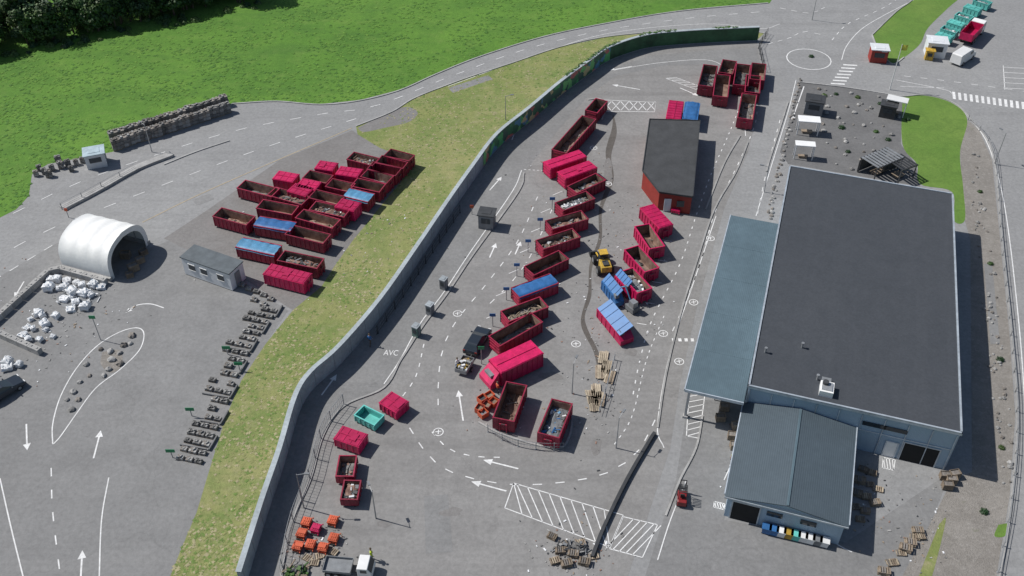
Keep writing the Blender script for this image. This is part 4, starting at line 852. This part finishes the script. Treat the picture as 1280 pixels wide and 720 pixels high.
for u,v,c,l,h,w in [(126,425,GRNP,'green sign on a tall pole by the traffic island',3.6,.7),(300,463,GRNP,'small green sign among stone pallets',1.2,.9),(216,572,GRNP,'small green sign by the stone rows',1.2,.9),(240,520,GRNP,'green sign board by the stone rows',1.2,.9),(285,443,GRNP,'green board above stone pallets',1.2,.9),(633,375,TARP,'blue sign beside a skip',1.9,.7),(646,345,TARP,'blue sign beside a skip',1.9,.7),(660,315,TARP,'blue sign beside a skip',1.9,.7),(675,288,TARP,'blue sign beside a skip',1.9,.7),(616,408,TARP,'blue sign beside a skip',1.9,.7),(690,262,TARP,'blue sign beside a skip',1.9,.7),(602,455,GRNP,'green sign at the large closed container',2.6,.7),(590,268,ORNG,'orange barrier sign beside the gatehouse',1.4,.5),(86,272,ORNG,'orange marker at the island end',1.4,.4),(978,275,WP,'white sign by the canopy',2,.6)]:
    sign(u,v,c,l,h,w,.45)
# ---------------------------------------------------------------- people
def person(u,v,ang,top,trou,label,stride=.22):
    J=[(0,0,.95),(0,0,1.12),(0,0,1.36),(0,0,1.5),(0,0,1.56),(.02,0,1.70),
       (0,.10,.92),(stride,.11,.5),(stride*.9,.11,.08),(stride*.9+.17,.12,.04),
       (0,-.10,.92),(-stride*.5,-.11,.5),(-stride*1.3,-.11,.1),(-stride*1.3+.16,-.12,.05),
       (0,.19,1.40),(-.06,.25,1.14),(.06,.27,.92),(.09,.27,.85),(0,-.19,1.40),(.06,-.25,1.14),(.22,-.26,.97),(.27,-.26,.92)]
    Rr=[.15,.135,.15,.06,.06,.095,.095,.06,.045,.035,.095,.06,.045,.035,.065,.045,.033,.03,.065,.045,.033,.03]
    E=[(0,1),(1,2),(2,3),(3,4),(4,5),(0,6),(6,7),(7,8),(8,9),(0,10),(10,11),(11,12),(12,13),(2,14),(14,15),(15,16),(16,17),(2,18),(18,19),(19,20),(20,21)]
    for hnd,sy in((17,1),(21,-1)):
        b=Vector(J[hnd])
        for kf in range(5):
            dx=(-.03+kf*.018) if kf<4 else .05; ln=[.055,.07,.075,.065,.04][kf]
            J.append((b.x+dx,b.y,b.z-.03)); Rr.append(.010); E.append((hnd,len(J)-1)); J.append((b.x+dx+.012,b.y-sy*.012,b.z-.03-ln)); Rr.append(.008); E.append((len(J)-2,len(J)-1))
    me=bpy.data.meshes.new('p'); me.from_pydata(J,E,[]); o=bpy.data.objects.new('tmp',me); COL.objects.link(o); o.modifiers.new('s','SKIN'); o.modifiers.new('u','SUBSURF').levels=1
    for i,r in enumerate(Rr): me.skin_vertices[0].data[i].radius=(r,r); me.skin_vertices[0].data[i].use_root=(i==0)
    bpy.context.view_layer.update(); m2=bpy.data.meshes.new_from_object(o.evaluated_get(bpy.context.evaluated_depsgraph_get())); bpy.data.objects.remove(o); m2.name='person'
    m2.materials.clear()
    for x in(trou,top,SKIN,BLK): m2.materials.append(x)
    for p in m2.polygons:
        c=p.center; p.use_smooth=True; p.material_index=2 if (c.z>1.5 or (abs(c.y)>.2 and c.z<.95 and c.z>.7)) else 1 if c.z>.97 or abs(c.y)>.2 else 3 if c.z<.08 else 0
    b=bpy.data.objects.new('person',m2); b.location=G(u,v); b.rotation_euler[2]=ang; COL.objects.link(b); tag(b,label,'person')
    bm=bmesh.new(); bmesh.ops.create_uvsphere(bm,u_segments=12,v_segments=8,radius=.112)
    for w in bm.verts: w.co.z=max(w.co.z,-.02)
    hm=bpy.data.meshes.new('hair'); bm.to_mesh(hm); bm.free(); hm.materials.append(BARK); hr=bpy.data.objects.new('hair',hm); hr.location=(0,0,1.735); hr.parent=b; COL.objects.link(hr)
HV=pm('hi_vis_yellow',(.6,.75,.05),.7)
person(463,432,1.2,TARP,BARK,'person in blue jacket walking beside the fence'); person(916,576,2.0,HV,DSTEEL,'worker in yellow high-visibility vest walking',.15)
person(622,492,.5,ORNG,DSTEEL,'worker in orange jacket standing beside the bins',.05); person(465,700,0,HV,DSTEEL,'person in yellow vest standing by the lorry',.05); person(572,462,2.2,WP,TARP,'person in white shirt beside the trailer',.12)
# ---------------------------------------------------------------- trees
def tree(seed,h,r):
    random.seed(seed); root=thing('tree',(0,0,0),0,'leafy dark green tree at the wood edge','tree','trees of the wood beyond the meadow'); m=M(); m.cyl((0,0,0),(0,.1,h*.8),.18,BARK,.05,7)
    cl=[]
    for i in range(11):
        a=U(0,6.28); z=h*U(.3,.92); rr=r*(1.05-abs(z/h-.5)*1.1)*U(.45,1); c=(math.cos(a)*rr*.7,math.sin(a)*rr*.7,z); cl.append((c,r*U(.3,.5))); m.cyl((0,0,z*.7),c,.06,BARK,.02,5)
    cl.append(((0,0,h*.9),r*.45)); cl.append(((0,0,h*.65),r*.6)); m.obj('trunk',root); m=M()
    for c,rad in cl:
        mt=random.choice(LEAF)
        for i in range(120):
            v=Vector((random.gauss(0,1),random.gauss(0,1),random.gauss(0,1))).normalized()*rad*U(.6,1.1); p=Vector(c)+v; s=U(.12,.28); a=(v.normalized()+Vector((R()-.5,R()-.5,R()-.2))*1.4).normalized(); b=a.orthogonal().normalized(); a2=a.cross(b)
            m.add([p+b*s,p+a2*s,p-b*s,p-a2*s*.7],[(0,1,2,3)],mt if R()<.7 else random.choice(LEAF))
    m.obj('crown',root); regkids(root); return root
TR=[tree(i+3,U(5.5,8.5),U(2.0,2.7)) for i in range(5)]
random.seed(11); n=0
while n<125:
    u=U(-40,330); ve=64-u*.2; v=ve-abs(random.gauss(0,26)) if n>40 else ve-U(0,14)
    if v<-70: continue
    put(random.choice(TR),u,v,U(0,6),U(.7,1.15)); n+=1
def shrub(seed):
    random.seed(seed); m=M()
    for i in range(260):
        v=Vector((random.gauss(0,1),random.gauss(0,1),abs(random.gauss(0,1)))).normalized()*U(.3,.62); s=.09; a=(v.normalized()+Vector((R()-.5,R()-.5,R()-.5))).normalized(); b=a.orthogonal().normalized(); c=a.cross(b); m.add([v+b*s,v+c*s,v-b*s,v-c*s],[(0,1,2,3)],LEAF[seed%4])
    return m.mesh('shrub')
SH=[shrub(1),shrub(3),shrub(6)]; random.seed(5)
def putsh(u,v,s,lab,g): o=bpy.data.objects.new('shrub',random.choice(SH)); o.location=G(u,v); o.scale=(s,s,s*.8); COL.objects.link(o); tag(o,lab,'shrub',g)
putsh(1014,71,.8,'small round shrub on the mini roundabout','shrubs')
for i in range(50): u=U(-20,330); putsh(u,70-u*.2+U(-8,6),U(.7,1.6),'low shrub at the edge of the wood','shrubs at the wood edge')
for (u,v) in [(1030,120),(1045,118),(1072,122),(1100,130),(1052,160),(1095,165),(1060,190),(1110,175),(1135,150),(990,212),(368,712),(378,715),(1225,240),(1238,330),(1250,450),(1252,560),(1230,640)]: putsh(u,v,U(.6,1.0),'small green shrub among paving and stones','shrubs')
# ---------------------------------------------------------------- camera & light
cam=bpy.data.cameras.new('camera'); cam.sensor_width=36; cam.lens=36*FO/1280; cam.clip_end=3000; co=bpy.data.objects.new('camera',cam); co.location=(0,0,HC); co.rotation_euler=(math.pi/2-DP,0,0); COL.objects.link(co); scene.camera=co
el=math.radians(49); sh=Vector((.95,-.30,0)).normalized(); d=Vector((sh.x*math.cos(el),sh.y*math.cos(el),-math.sin(el)))
sl=bpy.data.lights.new('sun','SUN'); sl.energy=4.5; sl.angle=math.radians(.53); sl.color=(1,.972,.93); so=bpy.data.objects.new('sun',sl); so.rotation_euler=d.to_track_quat('-Z','Y').to_euler(); so.location=(0,0,100); COL.objects.link(so)
w=bpy.data.worlds.new('World'); scene.world=w; w.use_nodes=True; nt=w.node_tree; sk=nt.nodes.new('ShaderNodeTexSky'); sk.sky_type='NISHITA'; sk.sun_disc=False; sk.sun_elevation=el; sk.sun_rotation=math.atan2(-sh.x,-sh.y); nt.links.new(sk.outputs[0],nt.nodes['Background'].inputs['Color']); nt.nodes['Background'].inputs['Strength'].default_value=.075
scene.view_settings.view_transform='Standard'; scene.view_settings.look='None'; scene.view_settings.exposure=0
